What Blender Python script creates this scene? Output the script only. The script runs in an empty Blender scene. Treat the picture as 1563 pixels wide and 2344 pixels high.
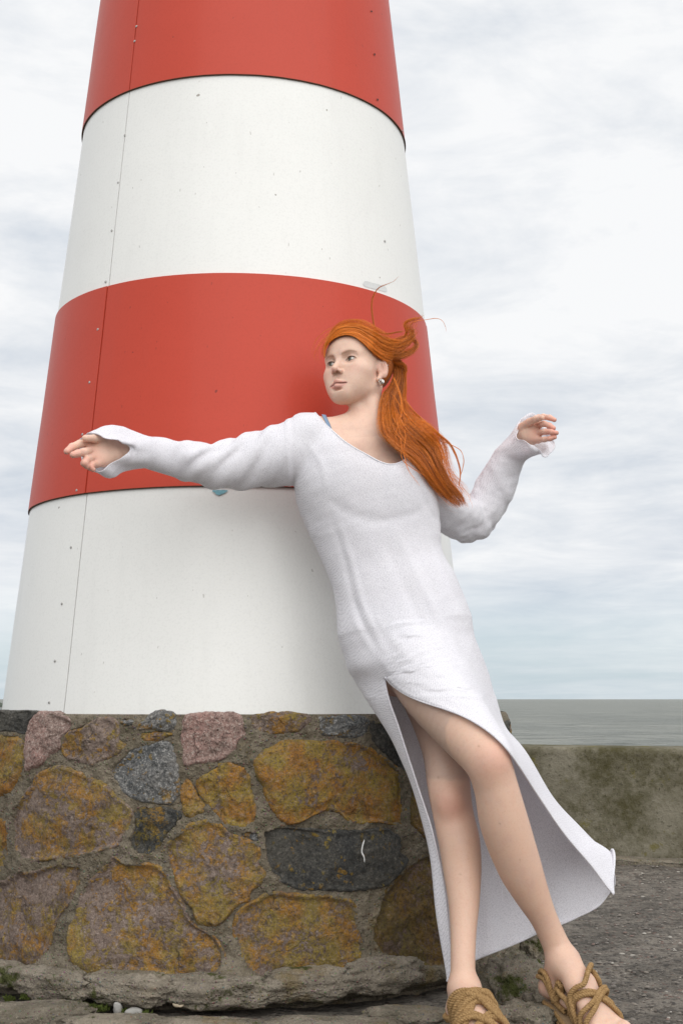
import bpy, math, random
import numpy as np
from mathutils import Vector, Matrix

# ------------------------------------------------------------------ camera, sky, sun
F, TH, CAMZ = 3000.0, 0.1418, 0.7385          # focal length in photo pixels, upward tilt, eye height (m)
SC = bpy.context.scene
cam_d = bpy.data.cameras.new('camera')
cam_d.sensor_fit = 'VERTICAL'; cam_d.sensor_height = 36.0; cam_d.lens = 36.0 * F / 2344.0
cam_d.clip_start = 0.05; cam_d.clip_end = 60000
cam = bpy.data.objects.new('camera', cam_d); SC.collection.objects.link(cam)
cam.location = (0, 0, CAMZ); cam.rotation_euler = (math.pi / 2 + TH, 0, 0)
SC.camera = cam
SC.view_settings.view_transform = 'Standard'; SC.view_settings.look = 'None'
SC.view_settings.gamma = 1; SC.view_settings.use_curve_mapping = False
SC.view_settings.exposure = 0.34
SUN_EL, SUN_AZ = math.radians(37), math.radians(160)   # azimuth clockwise from +Y

world = bpy.data.worlds.new('World'); SC.world = world; world.use_nodes = True


class NT:
    """tiny node-tree writer"""
    def __init__(s, tree):
        s.t = tree; s.n = tree.nodes; s.l = tree.links

    def node(s, kind, **kw):
        n = s.n.new(kind)
        for k, v in kw.items():
            if k == 'ins':
                for a, b in v.items():
                    s.put(n, a, b)
            else:
                setattr(n, k, v)
        return n

    def put(s, n, a, b):
        i = n.inputs[a]
        if isinstance(b, bpy.types.NodeSocket):
            s.l.new(b, i)
        elif isinstance(b, bpy.types.Node):
            s.l.new(b.outputs[0], i)
        else:
            if hasattr(i.default_value, '__len__') and not hasattr(b, '__len__'):
                b = (b,) * len(i.default_value)
            if hasattr(i.default_value, '__len__') and len(i.default_value) == 4 and len(b) == 3:
                b = tuple(b) + (1,)
            i.default_value = b

    def math(s, op, a, b=None, c=None, clamp=False):
        n = s.node('ShaderNodeMath', operation=op, use_clamp=clamp)
        s.put(n, 0, a)
        if b is not None: s.put(n, 1, b)
        if c is not None: s.put(n, 2, c)
        return n.outputs[0]

    def vmath(s, op, a, b=None):
        n = s.node('ShaderNodeVectorMath', operation=op)
        s.put(n, 0, a)
        if b is not None: s.put(n, 1, b)
        return n.outputs[0]

    def mix(s, f, a, b, blend='MIX'):
        n = s.node('ShaderNodeMix', data_type='RGBA', blend_type=blend, clamp_factor=True)
        s.put(n, 0, f); s.put(n, 6, a); s.put(n, 7, b)
        return n.outputs[2]

    def noise(s, vec, scale, detail=4, rough=.55, dist=0.):
        n = s.node('ShaderNodeTexNoise')
        s.put(n, 'Vector', vec); s.put(n, 'Scale', scale); s.put(n, 'Detail', detail)
        s.put(n, 'Roughness', rough); s.put(n, 'Distortion', dist)
        return n.outputs['Fac']

    def voro(s, vec, scale, feature='F1', rnd=1.):
        n = s.node('ShaderNodeTexVoronoi', feature=feature)
        s.put(n, 'Vector', vec); s.put(n, 'Scale', scale); s.put(n, 'Randomness', rnd)
        return n

    def step(s, x, lo, hi):
        n = s.node('ShaderNodeMapRange', interpolation_type='SMOOTHSTEP')
        s.put(n, 0, x); s.put(n, 1, lo); s.put(n, 2, hi)
        return n.outputs[0]

    def bump(s, h, dist, strength=1., normal=None):
        n = s.node('ShaderNodeBump')
        s.put(n, 'Height', h); s.put(n, 'Distance', dist); s.put(n, 'Strength', strength)
        if normal is not None: s.put(n, 'Normal', normal)
        return n.outputs[0]


w = NT(world.node_tree)
w.n.clear()
geo = w.node('ShaderNodeTexCoord')
D = geo.outputs['Generated']
sep = w.node('ShaderNodeSeparateXYZ', ins={0: D})
zc = w.math('MAXIMUM', sep.outputs[2], 0.0)
inv = w.math('DIVIDE', 1.0, w.math('ADD', zc, 0.09))
cv = w.node('ShaderNodeCombineXYZ', ins={0: w.math('MULTIPLY', sep.outputs[0], inv),
                                        1: w.math('MULTIPLY', sep.outputs[1], inv), 2: 0.35})
CV = cv.outputs[0]
sky = w.node('ShaderNodeTexSky', sky_type='NISHITA', sun_disc=False, sun_elevation=SUN_EL,
             sun_rotation=SUN_AZ, altitude=0, air_density=1.0, dust_density=2.0, ozone_density=1.0)
blue = w.vmath('MULTIPLY', sky.outputs[0], (0.11, 0.11, 0.11))
n1 = w.noise(CV, 0.75, 7, .56, .5)
n2 = w.noise(w.vmath('ADD', CV, (7.3, 2.1, 0)), 2.1, 7, .62, .5)
n3 = w.noise(w.vmath('MULTIPLY', D, (2.4, 2.4, 6.5)), 2.2, 6, .6, .5)
dens = w.math('ADD', w.math('ADD', w.math('MULTIPLY', n1, .42), w.math('MULTIPLY', n2, .26)), w.math('MULTIPLY', n3, .32))
# cloud tone: thin bright cloud to thicker grey-blue bellies; brighter overhead as in any overcast sky
lift = w.step(sep.outputs[2], 0.04, 0.60)
tone = w.math('ADD', w.math('MULTIPLY', lift, 0.62), w.math('MULTIPLY', w.math('MULTIPLY', w.math('SUBTRACT', 0.525, dens), 5.2), w.math('ADD', .65, w.math('MULTIPLY', w.step(sep.outputs[2], 0.03, 0.22), .45))))
cloud = w.mix(w.math('ADD', tone, 0.40, clamp=True), (0.455, 0.505, 0.57, 1), (0.745, 0.752, 0.762, 1))
zen = w.math('ADD', 1.0, w.math('MULTIPLY', w.step(sep.outputs[2], 0.55, 0.95), 0.35))
cloud = w.vmath('MULTIPLY', cloud, w.node('ShaderNodeCombineXYZ', ins={0: zen, 1: zen, 2: zen}).outputs[0])
low = w.math('SUBTRACT', 1.0, w.step(sep.outputs[2], 0.01, 0.11))
gap = w.math('MULTIPLY', low, w.math('ADD', .55, w.math('MULTIPLY', w.step(n1, .35, .65), .25)), clamp=True)
pale = w.mix(0.72, blue, (0.50, 0.61, 0.67, 1))
skyc = w.mix(gap, cloud, pale)
skyc = w.mix(w.step(sep.outputs[2], -0.02, 0.0), (0.30, 0.32, 0.33, 1), skyc)
bg = w.node('ShaderNodeBackground', ins={0: skyc, 1: 1.0})
wo = w.node('ShaderNodeOutputWorld'); w.l.new(bg.outputs[0], wo.inputs[0])

sd = bpy.data.lights.new('sun', 'SUN'); sd.energy = 1.6; sd.angle = math.radians(80); sd.color = (1.0, .975, .94)
sun = bpy.data.objects.new('sun', sd); SC.collection.objects.link(sun)
sdir = Vector((math.sin(SUN_AZ) * math.cos(SUN_EL), math.cos(SUN_AZ) * math.cos(SUN_EL), math.sin(SUN_EL)))
sun.rotation_euler = sdir.to_track_quat('Z', 'Y').to_euler(); sun.location = (3, -4, 8)

# ------------------------------------------------------------------ helpers
RNG = np.random.default_rng(11); random.seed(5)
CT, ST = math.cos(TH), math.sin(TH)
COL = SC.collection


def ray(px, py):
    u = (np.asarray(px, float) - 781.5) / F; v = (1172 - np.asarray(py, float)) / F
    return np.stack(np.broadcast_arrays(u, CT - v * ST, ST + v * CT), -1)


def at(px, py, Y):
    """the point Y metres ahead of a mark 1 m in front of the camera, seen at a photo pixel"""
    return atw(px, py, np.asarray(Y, float) + 1.0)


def atw(px, py, Y):
    """the point Y metres ahead of the camera position seen at a photo pixel"""
    d = ray(px, py)
    return d * (np.asarray(Y, float) / d[..., 1])[..., None] + np.array([0, 0, CAMZ])


def A(*pts):
    return np.array([at(*p) for p in pts])


def hash3(ix, iy, iz, seed):
    h = (ix * 374761393 + iy * 668265263 + iz * 2147483647 + seed * 1274126177).astype(np.int64) & 0xffffffff
    h = ((h ^ (h >> 13)) * 1274126177) & 0xffffffff
    h = (h ^ (h >> 16)) & 0xffffffff
    return h


def noise3(P, seed=0):
    P = np.asarray(P, float); I = np.floor(P).astype(np.int64); f = P - I
    u = f * f * f * (f * (f * 6 - 15) + 10); out = 0
    for dx in (0, 1):
        for dy in (0, 1):
            for dz in (0, 1):
                h = hash3(I[..., 0] + dx, I[..., 1] + dy, I[..., 2] + dz, seed)
                g = np.stack([(h & 255) / 127.5 - 1, ((h >> 8) & 255) / 127.5 - 1, ((h >> 16) & 255) / 127.5 - 1], -1)
                d = (g * (f - np.array([dx, dy, dz]))).sum(-1)
                wgt = (u[..., 0] if dx else 1 - u[..., 0]) * (u[..., 1] if dy else 1 - u[..., 1]) * (u[..., 2] if dz else 1 - u[..., 2])
                out = out + wgt * d
    return out


def fbm(P, sc, oct=4, seed=0, gain=.5):
    P = np.asarray(P, float) * sc; a = 1; o = 0
    for k in range(oct):
        o = o + a * noise3(P, seed + k); P = P * 2.03 + 11.7; a *= gain
    return o


def mesh_obj(name, V, Fc, mat=None, parent=None, smooth=True, attr=None, uv=None):
    me = bpy.data.meshes.new(name)
    V = np.asarray(V, np.float32); Fc = np.asarray(Fc)
    if Fc.dtype != object and Fc.ndim == 2:
        k = Fc.shape[1]; nf = len(Fc)
        me.vertices.add(len(V)); me.vertices.foreach_set('co', V.ravel())
        me.loops.add(nf * k); me.loops.foreach_set('vertex_index', Fc.astype(np.int32).ravel())
        me.polygons.add(nf); me.polygons.foreach_set('loop_start', np.arange(0, nf * k, k, dtype=np.int32))
        me.update(calc_edges=True)
    else:
        me.from_pydata(V.tolist(), [], [list(f) for f in Fc])
    if smooth:
        me.polygons.foreach_set('use_smooth', np.ones(len(me.polygons), bool))
    if attr is not None:
        for an, data in attr.items():
            a = me.color_attributes.new(an, 'FLOAT_COLOR', 'POINT')
            d = np.ones((len(V), 4), np.float32); d[:, :data.shape[1]] = data
            a.data.foreach_set('color', d.ravel())
    if uv is not None:
        ul = me.uv_layers.new(name='UVMap')
        li = np.empty(len(me.loops), np.int32); me.loops.foreach_get('vertex_index', li)
        ul.data.foreach_set('uv', np.asarray(uv, np.float32)[li].ravel())
    if mat: me.materials.append(mat)
    o = bpy.data.objects.new(name, me); COL.objects.link(o)
    if parent is not None: o.parent = parent; o.matrix_parent_inverse = parent.matrix_world.inverted()
    return o


def thing(name, label, cat, loc=(0, 0, 0), group=None):
    o = bpy.data.objects.new(name, None); COL.objects.link(o); o.empty_display_size = .1
    o.location = loc; o.matrix_world = Matrix.Translation(loc)
    o['label'] = label; o['category'] = cat
    if group: o['group'] = group
    return o


def grid_faces(nu, nv, wrap_u=False, wrap_v=False):
    """rows nv x cols nu, index = j*nu+i"""
    iu = np.arange(nu if wrap_u else nu - 1); jv = np.arange(nv if wrap_v else nv - 1)
    I, J = np.meshgrid(iu, jv); I = I.ravel(); J = J.ravel(); I2 = (I + 1) % nu; J2 = (J + 1) % nv
    return np.stack([J * nu + I, J * nu + I2, J2 * nu + I2, J2 * nu + I], 1)


def tube(path, rad, n=8, closed=False, cap=True):
    P = np.asarray(path, float); m = len(P); rad = np.broadcast_to(rad, (m,))
    T = np.gradient(P, axis=0) if not closed else np.roll(P, -1, 0) - np.roll(P, 1, 0)
    T /= np.linalg.norm(T, axis=1)[:, None] + 1e-12
    up = np.array([0, 0, 1.]) if abs(T[0, 2]) < .9 else np.array([1., 0, 0])
    N = np.zeros_like(P); a = np.cross(T[0], up); N[0] = a / np.linalg.norm(a)
    for i in range(1, m):
        a = N[i - 1] - T[i] * N[i - 1].dot(T[i]); N[i] = a / (np.linalg.norm(a) + 1e-12)
    B = np.cross(T, N); th = np.linspace(0, 2 * np.pi, n, endpoint=False)
    V = P[:, None] + rad[:, None, None] * (np.cos(th)[None, :, None] * N[:, None] + np.sin(th)[None, :, None] * B[:, None])
    Fq = grid_faces(n, m, True, closed)
    return V.reshape(-1, 3), Fq


def merge(parts):
    Vs, Fs, o = [], [], 0
    for V, Fq in parts:
        Vs.append(V); Fs.append(Fq + o); o += len(V)
    return np.concatenate(Vs), np.concatenate(Fs)


def catmull(P, n, closed=False):
    P = np.asarray(P, float); m = len(P)
    if closed:
        t = np.linspace(0, m, n, endpoint=False)
    else:
        t = np.linspace(0, m - 1, n)
    i = np.floor(t).astype(int)
    if not closed: i = np.minimum(i, m - 2)
    f = (t - i)[:, None]
    if P.ndim > 2: f = f.reshape((-1,) + (1,) * (P.ndim - 1))
    g = (lambda k: P[k % m]) if closed else (lambda k: P[np.clip(k, 0, m - 1)])
    p0, p1, p2, p3 = g(i - 1), g(i), g(i + 1), g(i + 2)
    return .5 * ((2 * p1) + (-p0 + p2) * f + (2 * p0 - 5 * p1 + 4 * p2 - p3) * f * f + (-p0 + 3 * p1 - 3 * p2 + p3) * f ** 3)


def resample(P, n):
    Q = catmull(P, 200); s = np.concatenate([[0], np.cumsum(np.linalg.norm(np.diff(Q, axis=0), axis=1))])
    t = np.linspace(0, s[-1], n)
    return np.stack([np.interp(t, s, Q[:, k]) for k in range(Q.shape[1])], 1)


# ------------------------------------------------------------------ materials
def new_mat(name):
    m = bpy.data.materials.new(name); m.use_nodes = True; t = NT(m.node_tree); t.n.clear()
    out = t.node('ShaderNodeOutputMaterial'); b = t.node('ShaderNodeBsdfPrincipled')
    t.l.new(b.outputs[0], out.inputs[0])
    co = t.node('ShaderNodeTexCoord').outputs['Object']
    return m, t, b, co, out


def simple_mat(name, col, rough=.6, metal=0., var=.15, scale=30, bump=0., spec=.5):
    m, t, b, co, _ = new_mat(name)
    n = t.noise(co, scale, 4)
    c = t.mix(t.math('MULTIPLY', n, 1.0), tuple(x * (1 - var) for x in col), tuple(min(1, x * (1 + var)) for x in col))
    t.put(b, 'Base Color', c); t.put(b, 'Roughness', rough); t.put(b, 'Metallic', metal)
    t.put(b, 'Specular IOR Level', spec)
    if bump: t.put(b, 'Normal', t.bump(t.noise(co, scale * 2, 5), bump))
    return m


def paint_mat(name, col, dirt, rough, coat):
    """gloss sheet paint with specks, faint runs and small chips"""
    m, t, b, co, _ = new_mat(name)
    big = t.noise(co, 1.6, 5, .6)
    st = t.vmath('MULTIPLY', co, (9, 9, .7))
    runs = t.noise(st, 2.2, 5, .6)
    fine = t.noise(co, 160, 3, .7)
    c = t.mix(t.math('MULTIPLY', t.step(big, .35, .75), .35), col, tuple(x * .90 for x in col))
    c = t.mix(t.math('MULTIPLY', t.step(runs, .50, .78), .30), c, tuple(x * .86 + .01 for x in col))
    c = t.mix(t.math('MULTIPLY', t.step(fine, .45, .72), .32), c, tuple(x * .8 for x in col))
    wv = t.vmath('ADD', co, t.vmath('MULTIPLY', t.node('ShaderNodeTexNoise', ins={'Vector': co, 'Scale': 14}).outputs['Color'], (.04, .04, .04)))
    v1 = t.voro(wv, 13)
    r1 = t.node('ShaderNodeSeparateColor', ins={0: v1.outputs['Color']})
    sp = t.math('MULTIPLY', t.math('LESS_THAN', v1.outputs['Distance'], t.math('MULTIPLY', r1.outputs[0], .055)),
                t.math('GREATER_THAN', r1.outputs[1], .45))
    v2 = t.voro(t.vmath('ADD', t.vmath('MULTIPLY', wv, (1, 1, .45)), (3.1, .4, .2)), 42)
    r2 = t.node('ShaderNodeSeparateColor', ins={0: v2.outputs['Color']})
    sp2 = t.math('MULTIPLY', t.math('LESS_THAN', v2.outputs['Distance'], t.math('MULTIPLY', r2.outputs[0], .10)),
                 t.math('GREATER_THAN', r2.outputs[1], .55))
    c = t.mix(t.math('MULTIPLY', sp, .75), c, dirt)
    c = t.mix(t.math('MULTIPLY', sp2, .38), c, dirt)
    t.put(b, 'Base Color', c)
    t.put(b, 'Roughness', t.math('ADD', rough, t.math('MULTIPLY', fine, .10)))
    t.put(b, 'Coat Weight', coat); t.put(b, 'Coat Roughness', .16); t.put(b, 'Specular IOR Level', .30)
    h = t.math('ADD', t.math('MULTIPLY', fine, .15), t.math('MULTIPLY', t.noise(co, 3.0, 3), 3.0))
    t.put(b, 'Normal', t.bump(h, .0012))
    return m


M = {}
M['white'] = paint_mat('white_sheet_paint', (.80, .80, .775), (.22, .19, .15), .42, .25)
M['red'] = paint_mat('red_sheet_paint', (.51, .052, .025), (.14, .02, .015), .48, .10)
M['rust'] = simple_mat('rusty_edge', (.10, .045, .025), .85, 0, .5, 60)
M['dark'] = simple_mat('dark_gap', (.02, .018, .016), .9)
M['screw'] = simple_mat('screw_steel', (.45, .44, .42), .4, .7)
M['chipblue'] = simple_mat('old_blue_paint', (.16, .36, .42), .6, 0, .5, 200)
M['tape'] = simple_mat('grey_tape', (.62, .63, .62), .5, 0, .12, 200)
M['steelblack'] = simple_mat('black_steel', (.03, .03, .03), .5)


def stone_mat(name, c1, c2, c3, speck, lich, lc1=(.36, .13, .012), lc2=(.30, .21, .03), seed=0., rough=.85, lscale=24):
    """granite-like stone: mottled, crystalline specks, crusts of lichen"""
    m, t, b, co, _ = new_mat(name)
    co = t.vmath('ADD', co, (seed, seed * .7, -seed * 1.3))
    base = t.mix(t.step(t.noise(co, 9, 6, .65), .35, .65), c1, c2)
    cry = t.noise(co, 190, 3, .75)
    base = t.mix(t.math('MULTIPLY', t.step(cry, .50, .66), speck), base, c3)
    cr2 = t.noise(t.vmath('ADD', co, (4, 2, 1)), 150, 2, .7)
    base = t.mix(t.math('MULTIPLY', t.step(cr2, .56, .66), speck * .8), base, tuple(x * .22 for x in c1))
    # lichen crust: blotches and rosettes
    wob = t.vmath('ADD', co, t.vmath('MULTIPLY', t.node('ShaderNodeTexNoise', ins={'Vector': co, 'Scale': 26, 'Detail': 4}).outputs['Color'], (.05, .05, .05)))
    big = t.noise(wob, lscale * .38, 4, .6)
    mid = t.noise(wob, lscale * 2.6, 7, .75)
    f = t.math('ADD', t.math('MULTIPLY', big, .45), t.math('MULTIPLY', mid, .55))
    la = t.step(f, .63 - .26 * lich, .68 - .26 * lich)
    vr = t.voro(wob, lscale * 2.6)
    ring = t.math('MULTIPLY', t.step(vr.outputs['Distance'], .42, .30), t.step(t.noise(co, lscale * .8, 3), .60 - .22 * lich, .66 - .22 * lich))
    la = t.math('MAXIMUM', la, ring)
    grain = t.step(t.noise(co, 230, 3, .8), .34, .62)
    la = t.math('MULTIPLY', la, t.math('ADD', .35, t.math('MULTIPLY', grain, .65)), clamp=True)
    lcol = t.mix(t.step(t.noise(co, 15, 5, .6), .38, .62), lc1, lc2)
    lcol = t.mix(t.math('MULTIPLY', t.step(t.noise(co, 120, 3), .5, .7), .5), lcol, tuple(x * .45 for x in lc2))
    col = t.mix(la if lich > 0 else 0., base, lcol)
    dirt = t.math('MULTIPLY', t.step(t.noise(co, 22, 6, .7), .50, .72), .5)
    col = t.mix(dirt, col, tuple(x * .35 + .01 for x in c1))
    gr = t.noise(t.vmath('ADD', co, (2, 2, 7)), 95, 6, .8)
    col = t.mix(t.math('MULTIPLY', t.step(gr, .50, .66), .65), col, tuple(x * .20 for x in c1))
    col = t.mix(t.math('MULTIPLY', t.step(gr, .46, .32), .35), col, tuple(min(1, x * 1.7) for x in c3))
    cr = t.node('ShaderNodeTexVoronoi', feature='DISTANCE_TO_EDGE'); t.put(cr, 'Vector', wob); t.put(cr, 'Scale', 7.5)
    crack = t.math('MULTIPLY', t.step(cr.outputs['Distance'], .016, .002), t.step(t.noise(co, 6, 3), .52, .60))
    col = t.mix(t.math('MULTIPLY', crack, .45), col, (.03, .024, .018, 1))
    col = t.vmath('MULTIPLY', col, (1.12, 1.08, 1.02))
    t.put(b, 'Base Color', col); t.put(b, 'Roughness', rough); t.put(b, 'Specular IOR Level', .3)
    h = t.math('ADD', t.math('MULTIPLY', t.noise(co, 45, 9, .72), 1.0), t.math('MULTIPLY', la, .12))
    h = t.math('SUBTRACT', h, t.math('MULTIPLY', crack, .15))
    t.put(b, 'Normal', t.bump(h, .017, 1.0))
    return m


M['orange'] = [stone_mat('orange_lichen_stone_%d' % k, (.17, .125, .11), (.22, .17, .15), (.34, .30, .27), .5, .86, (.40, .18, .018), (.33, .24, .035), seed=k * 3.1) for k in range(2)]
M['pinklich'] = [stone_mat('pink_brown_stone_%d' % k, (.18, .135, .118), (.25, .195, .17), (.38, .33, .30), .55, .50 + .09 * k, (.40, .20, .022), (.31, .235, .045), seed=5 + k * 2.3) for k in range(3)]
M['pink'] = [stone_mat('pink_granite_%d' % k, (.36, .22, .20), (.27, .20, .18), (.52, .45, .42), .9, 0., seed=9 + k) for k in range(2)]
M['grey'] = [stone_mat('grey_granite_%d' % k, (.11, .12, .13), (.19, .19, .19), (.42, .42, .42), .8, .30, (.33, .18, .03), (.26, .19, .04), seed=13 + k) for k in range(2)]
M['darkst'] = [stone_mat('dark_stone_%d' % k, (.05, .053, .055), (.09, .088, .08), (.20, .19, .17), .4, .32 * k, (.33, .19, .03), (.26, .20, .04), seed=17 + k * 2) for k in range(2)]
M['olive'] = [stone_mat('olive_lichen_stone', (.13, .095, .075), (.17, .12, .10), (.25, .20, .17), .4, .72, (.22, .13, .02), (.16, .125, .03), seed=23)]


def mortar_mat(name, c1, c2, moss=0.):
    m, t, b, co, _ = new_mat(name)
    base = t.mix(t.step(t.noise(co, 14, 7, .7), .35, .65), c1, c2)
    v = t.voro(co, 130)
    base = t.mix(t.math('MULTIPLY', t.step(v.outputs['Distance'], .30, .16), .55), base, v.outputs['Color'], 'SOFT_LIGHT')
    base = t.mix(t.math('MULTIPLY', t.step(t.noise(co, 210, 4, .8), .52, .68), .6), base, tuple(x * .35 for x in c1))
    base = t.mix(t.math('MULTIPLY', t.step(t.noise(t.vmath('ADD', co, (5, 5, 5)), 170, 3, .8), .56, .70), .5), base, tuple(min(1, x * 1.9) for x in c2))
    pat = t.step(t.noise(co, 3.2, 5, .6), .55, .66)
    base = t.mix(t.math('MULTIPLY', pat, .45), base, tuple(min(1, x * 1.55) for x in c2))
    och = t.math('MULTIPLY', t.step(t.noise(t.vmath('ADD', co, (1, 8, 3)), 7, 6, .7), .56, .68), .42)
    base = t.mix(och, base, (.20, .13, .025, 1))
    if moss:
        base = t.mix(t.math('MULTIPLY', t.step(t.noise(t.vmath('ADD', co, (9, 1, 4)), 6, 7, .7), .60 - moss, .66 - moss), .9), base, (.055, .065, .012, 1))
    t.put(b, 'Base Color', base); t.put(b, 'Roughness', .95); t.put(b, 'Specular IOR Level', .2)
    h = t.math('ADD', t.noise(co, 40, 9, .75), t.math('MULTIPLY', t.step(v.outputs['Distance'], .1, .5), -.25))
    t.put(b, 'Normal', t.bump(h, .014, 1.0))
    return m


M['mortar'] = mortar_mat('rough_mortar', (.155, .130, .092), (.245, .210, .158))
M['footing'] = mortar_mat('footing_mortar', (.20, .172, .132), (.31, .27, .215), .04)
M['rubble'] = mortar_mat('broken_concrete', (.16, .14, .105), (.27, .235, .185), .012)


def parapet_mat():
    m, t, b, co, _ = new_mat('mossy_concrete')
    base = t.mix(t.step(t.noise(co, 5, 7, .65), .35, .65), (.165, .15, .108, 1), (.25, .23, .175, 1))
    mo = t.math('ADD', t.math('MULTIPLY', t.noise(co, 2.4, 5, .6), .6), t.math('MULTIPLY', t.noise(co, 26, 6, .75), .4))
    base = t.mix(t.math('MULTIPLY', t.step(mo, .38, .60), .84), base, (.062, .055, .018, 1))
    base = t.mix(t.math('MULTIPLY', t.step(t.noise(co, 60, 5, .8), .55, .68), .7), base, (.02, .018, .010, 1))
    base = t.mix(t.math('MULTIPLY', t.step(t.noise(t.vmath('ADD', co, (3, 3, 3)), 80, 4, .8), .60, .70), .35), base, (.34, .31, .25, 1))
    base = t.mix(t.math('MULTIPLY', t.step(t.noise(t.vmath('ADD', co, (6, 3, 8)), 9, 5, .7), .60, .68), .6), base, (.14, .12, .015, 1))
    t.put(b, 'Base Color', base); t.put(b, 'Roughness', .95); t.put(b, 'Specular IOR Level', .2)
    t.put(b, 'Normal', t.bump(t.noise(co, 30, 9, .72), .012, 1.0))
    return m


def ground_mat():
    m, t, b, co, _ = new_mat('washed_aggregate_concrete')
    base = t.mix(t.step(t.noise(co, 3, 7, .65), .35, .65), (.13, .114, .095, 1), (.235, .208, .175, 1))
    v = t.voro(co, 55); vv = t.node('ShaderNodeSeparateColor', ins={0: v.outputs['Color']})
    peb = t.mix(vv.outputs[0], (.055, .05, .048, 1), (.24, .20, .165, 1))
    peb = t.mix(t.math('GREATER_THAN', vv.outputs[1], .86), peb, (.20, .11, .085, 1))
    base = t.mix(t.math('MULTIPLY', t.step(v.outputs['Distance'], .42, .30), .75), base, peb)
    base = t.mix(t.math('MULTIPLY', t.step(t.noise(co, 120, 5, .8), .54, .66), .65), base, (.02, .018, .015, 1))
    base = t.mix(t.math('MULTIPLY', t.step(t.noise(t.vmath('ADD', co, (2, 9, 0)), 1.7, 6, .65), .50, .66), .55), base, (.045, .042, .034, 1))
    base = t.mix(t.math('MULTIPLY', t.step(t.noise(t.vmath('ADD', co, (5, 1, 0)), 18, 6, .7), .48, .60), .6), base, (.030, .026, .022, 1))
    base = t.mix(t.math('MULTIPLY', t.step(t.noise(t.vmath('ADD', co, (3, 3, 0)), 27, 6, .7), .56, .66), .5), base, (.26, .225, .18, 1))
    t.put(b, 'Base Color', base); t.put(b, 'Roughness', .8); t.put(b, 'Specular IOR Level', .3)
    h = t.math('ADD', t.math('MULTIPLY', t.step(v.outputs['Distance'], .5, .1), .6), t.noise(co, 38, 7, .7))
    t.put(b, 'Normal', t.bump(h, .016, 1.0))
    return m


M['parapet'] = parapet_mat(); M['ground'] = ground_mat()


def sea_mat():
    m, t, b, co, _ = new_mat('grey_green_sea')
    c = t.mix(t.step(t.noise(t.vmath('MULTIPLY', co, (.02, .05, .02)), 2, 4), .35, .65), (.155, .165, .145, 1), (.225, .23, .20, 1))
    c = t.mix(t.math('MULTIPLY', t.step(t.noise(t.vmath('MULTIPLY', co, (.25, .9, .2)), 1.0, 6, .6), .47, .60), .70), c, (.075, .085, .072, 1))
    ch = t.noise(t.vmath('MULTIPLY', co, (.55, 1.1, 1)), 1.0, 6, .6)
    fo = t.math('MULTIPLY', t.step(ch, .655, .70), .35)
    c = t.mix(fo, c, (.55, .56, .54, 1))
    t.put(b, 'Base Color', c); t.put(b, 'Roughness', .38); t.put(b, 'IOR', 1.33)
    t.put(b, 'Specular IOR Level', .18)
    h = t.math('ADD', t.math('MULTIPLY', t.noise(t.vmath('MULTIPLY', co, (.7, 1.4, 1)), 1.2, 6, .6), 1.0), t.math('MULTIPLY', t.noise(co, .22, 3), 1.4))
    t.put(b, 'Normal', t.bump(h, .55, 1.0))
    return m


M['sea'] = sea_mat()

DT = 4.121; AZ0 = -.0771                 # the tower's axis
TC = np.array([DT * math.sin(AZ0), DT * math.cos(AZ0)])

# ------------------------------------------------------------------ sea, far shore, pier deck
SEA_Z = -1.6
rr = np.geomspace(10, 20000, 330); aa = np.radians(np.linspace(-75, 75, 300))
RR, AA = np.meshgrid(rr, aa, indexing='ij')
X, Yy = RR * np.sin(AA), RR * np.cos(AA)
fade = np.clip(1.3 - RR / 260, 0.02, 1)
Z = SEA_Z + fade * (.10 * noise3(np.stack([X * .28, Yy * .55, 0 * X], -1), 3) + .07 * noise3(np.stack([X * .8 + 3, Yy * 1.5, 0 * X], -1), 4) + .035 * noise3(np.stack([X * 1.9, Yy * 3.3, 0 * X], -1), 6))
sea = mesh_obj('sea', np.stack([X, Yy, Z], -1).reshape(-1, 3), grid_faces(300, 330), M['sea'])
sea['kind'] = 'structure'
for nm, y0 in (('sea_behind', 0),):
    V = np.array([[-20000, -20000, SEA_Z - .12], [20000, -20000, SEA_Z - .12], [20000, 20000, SEA_Z - .12], [-20000, 20000, SEA_Z - .12]])
    o = mesh_obj('water', V, np.array([[0, 1, 2, 3]]), M['sea']); o['kind'] = 'structure'

M['wood'] = simple_mat('distant_foliage', (.045, .06, .04), .9, 0, .5, .5)
n = 260; t_ = np.linspace(0, 1, n)
az = np.radians(-14.1 - 26 * t_); R0 = 420
hgt = np.clip(t_ * 14, 0, 1) * (6.4 + 2.0 * noise3(np.stack([t_ * 70, 0 * t_, 0 * t_], -1), 9) + 2.4 * noise3(np.stack([t_ * 18, 0 * t_, 0 * t_], -1), 8))
rows = []
for k, (dr, hf) in enumerate([(-22, 0), (-20, .35), (-15, .72), (-8, .95), (0, 1.0), (10, .9), (20, 0)]):
    r_ = R0 + dr + 2.5 * noise3(np.stack([t_ * 90, 0 * t_ + k, 0 * t_], -1), 12)
    rows.append(np.stack([r_ * np.sin(az), r_ * np.cos(az), SEA_Z + .1 + hgt * hf * (1 + .25 * noise3(np.stack([t_ * 160, 0 * t_ + k * 3.3, 0 * t_], -1), 15))], -1))
o = mesh_obj('wooded_headland', np.array(rows).reshape(-1, 3), grid_faces(n, 7), M['wood'])
o['kind'] = 'stuff'; o['label'] = 'dark wooded headland far across the water at the left edge'; o['category'] = 'headland'

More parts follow.
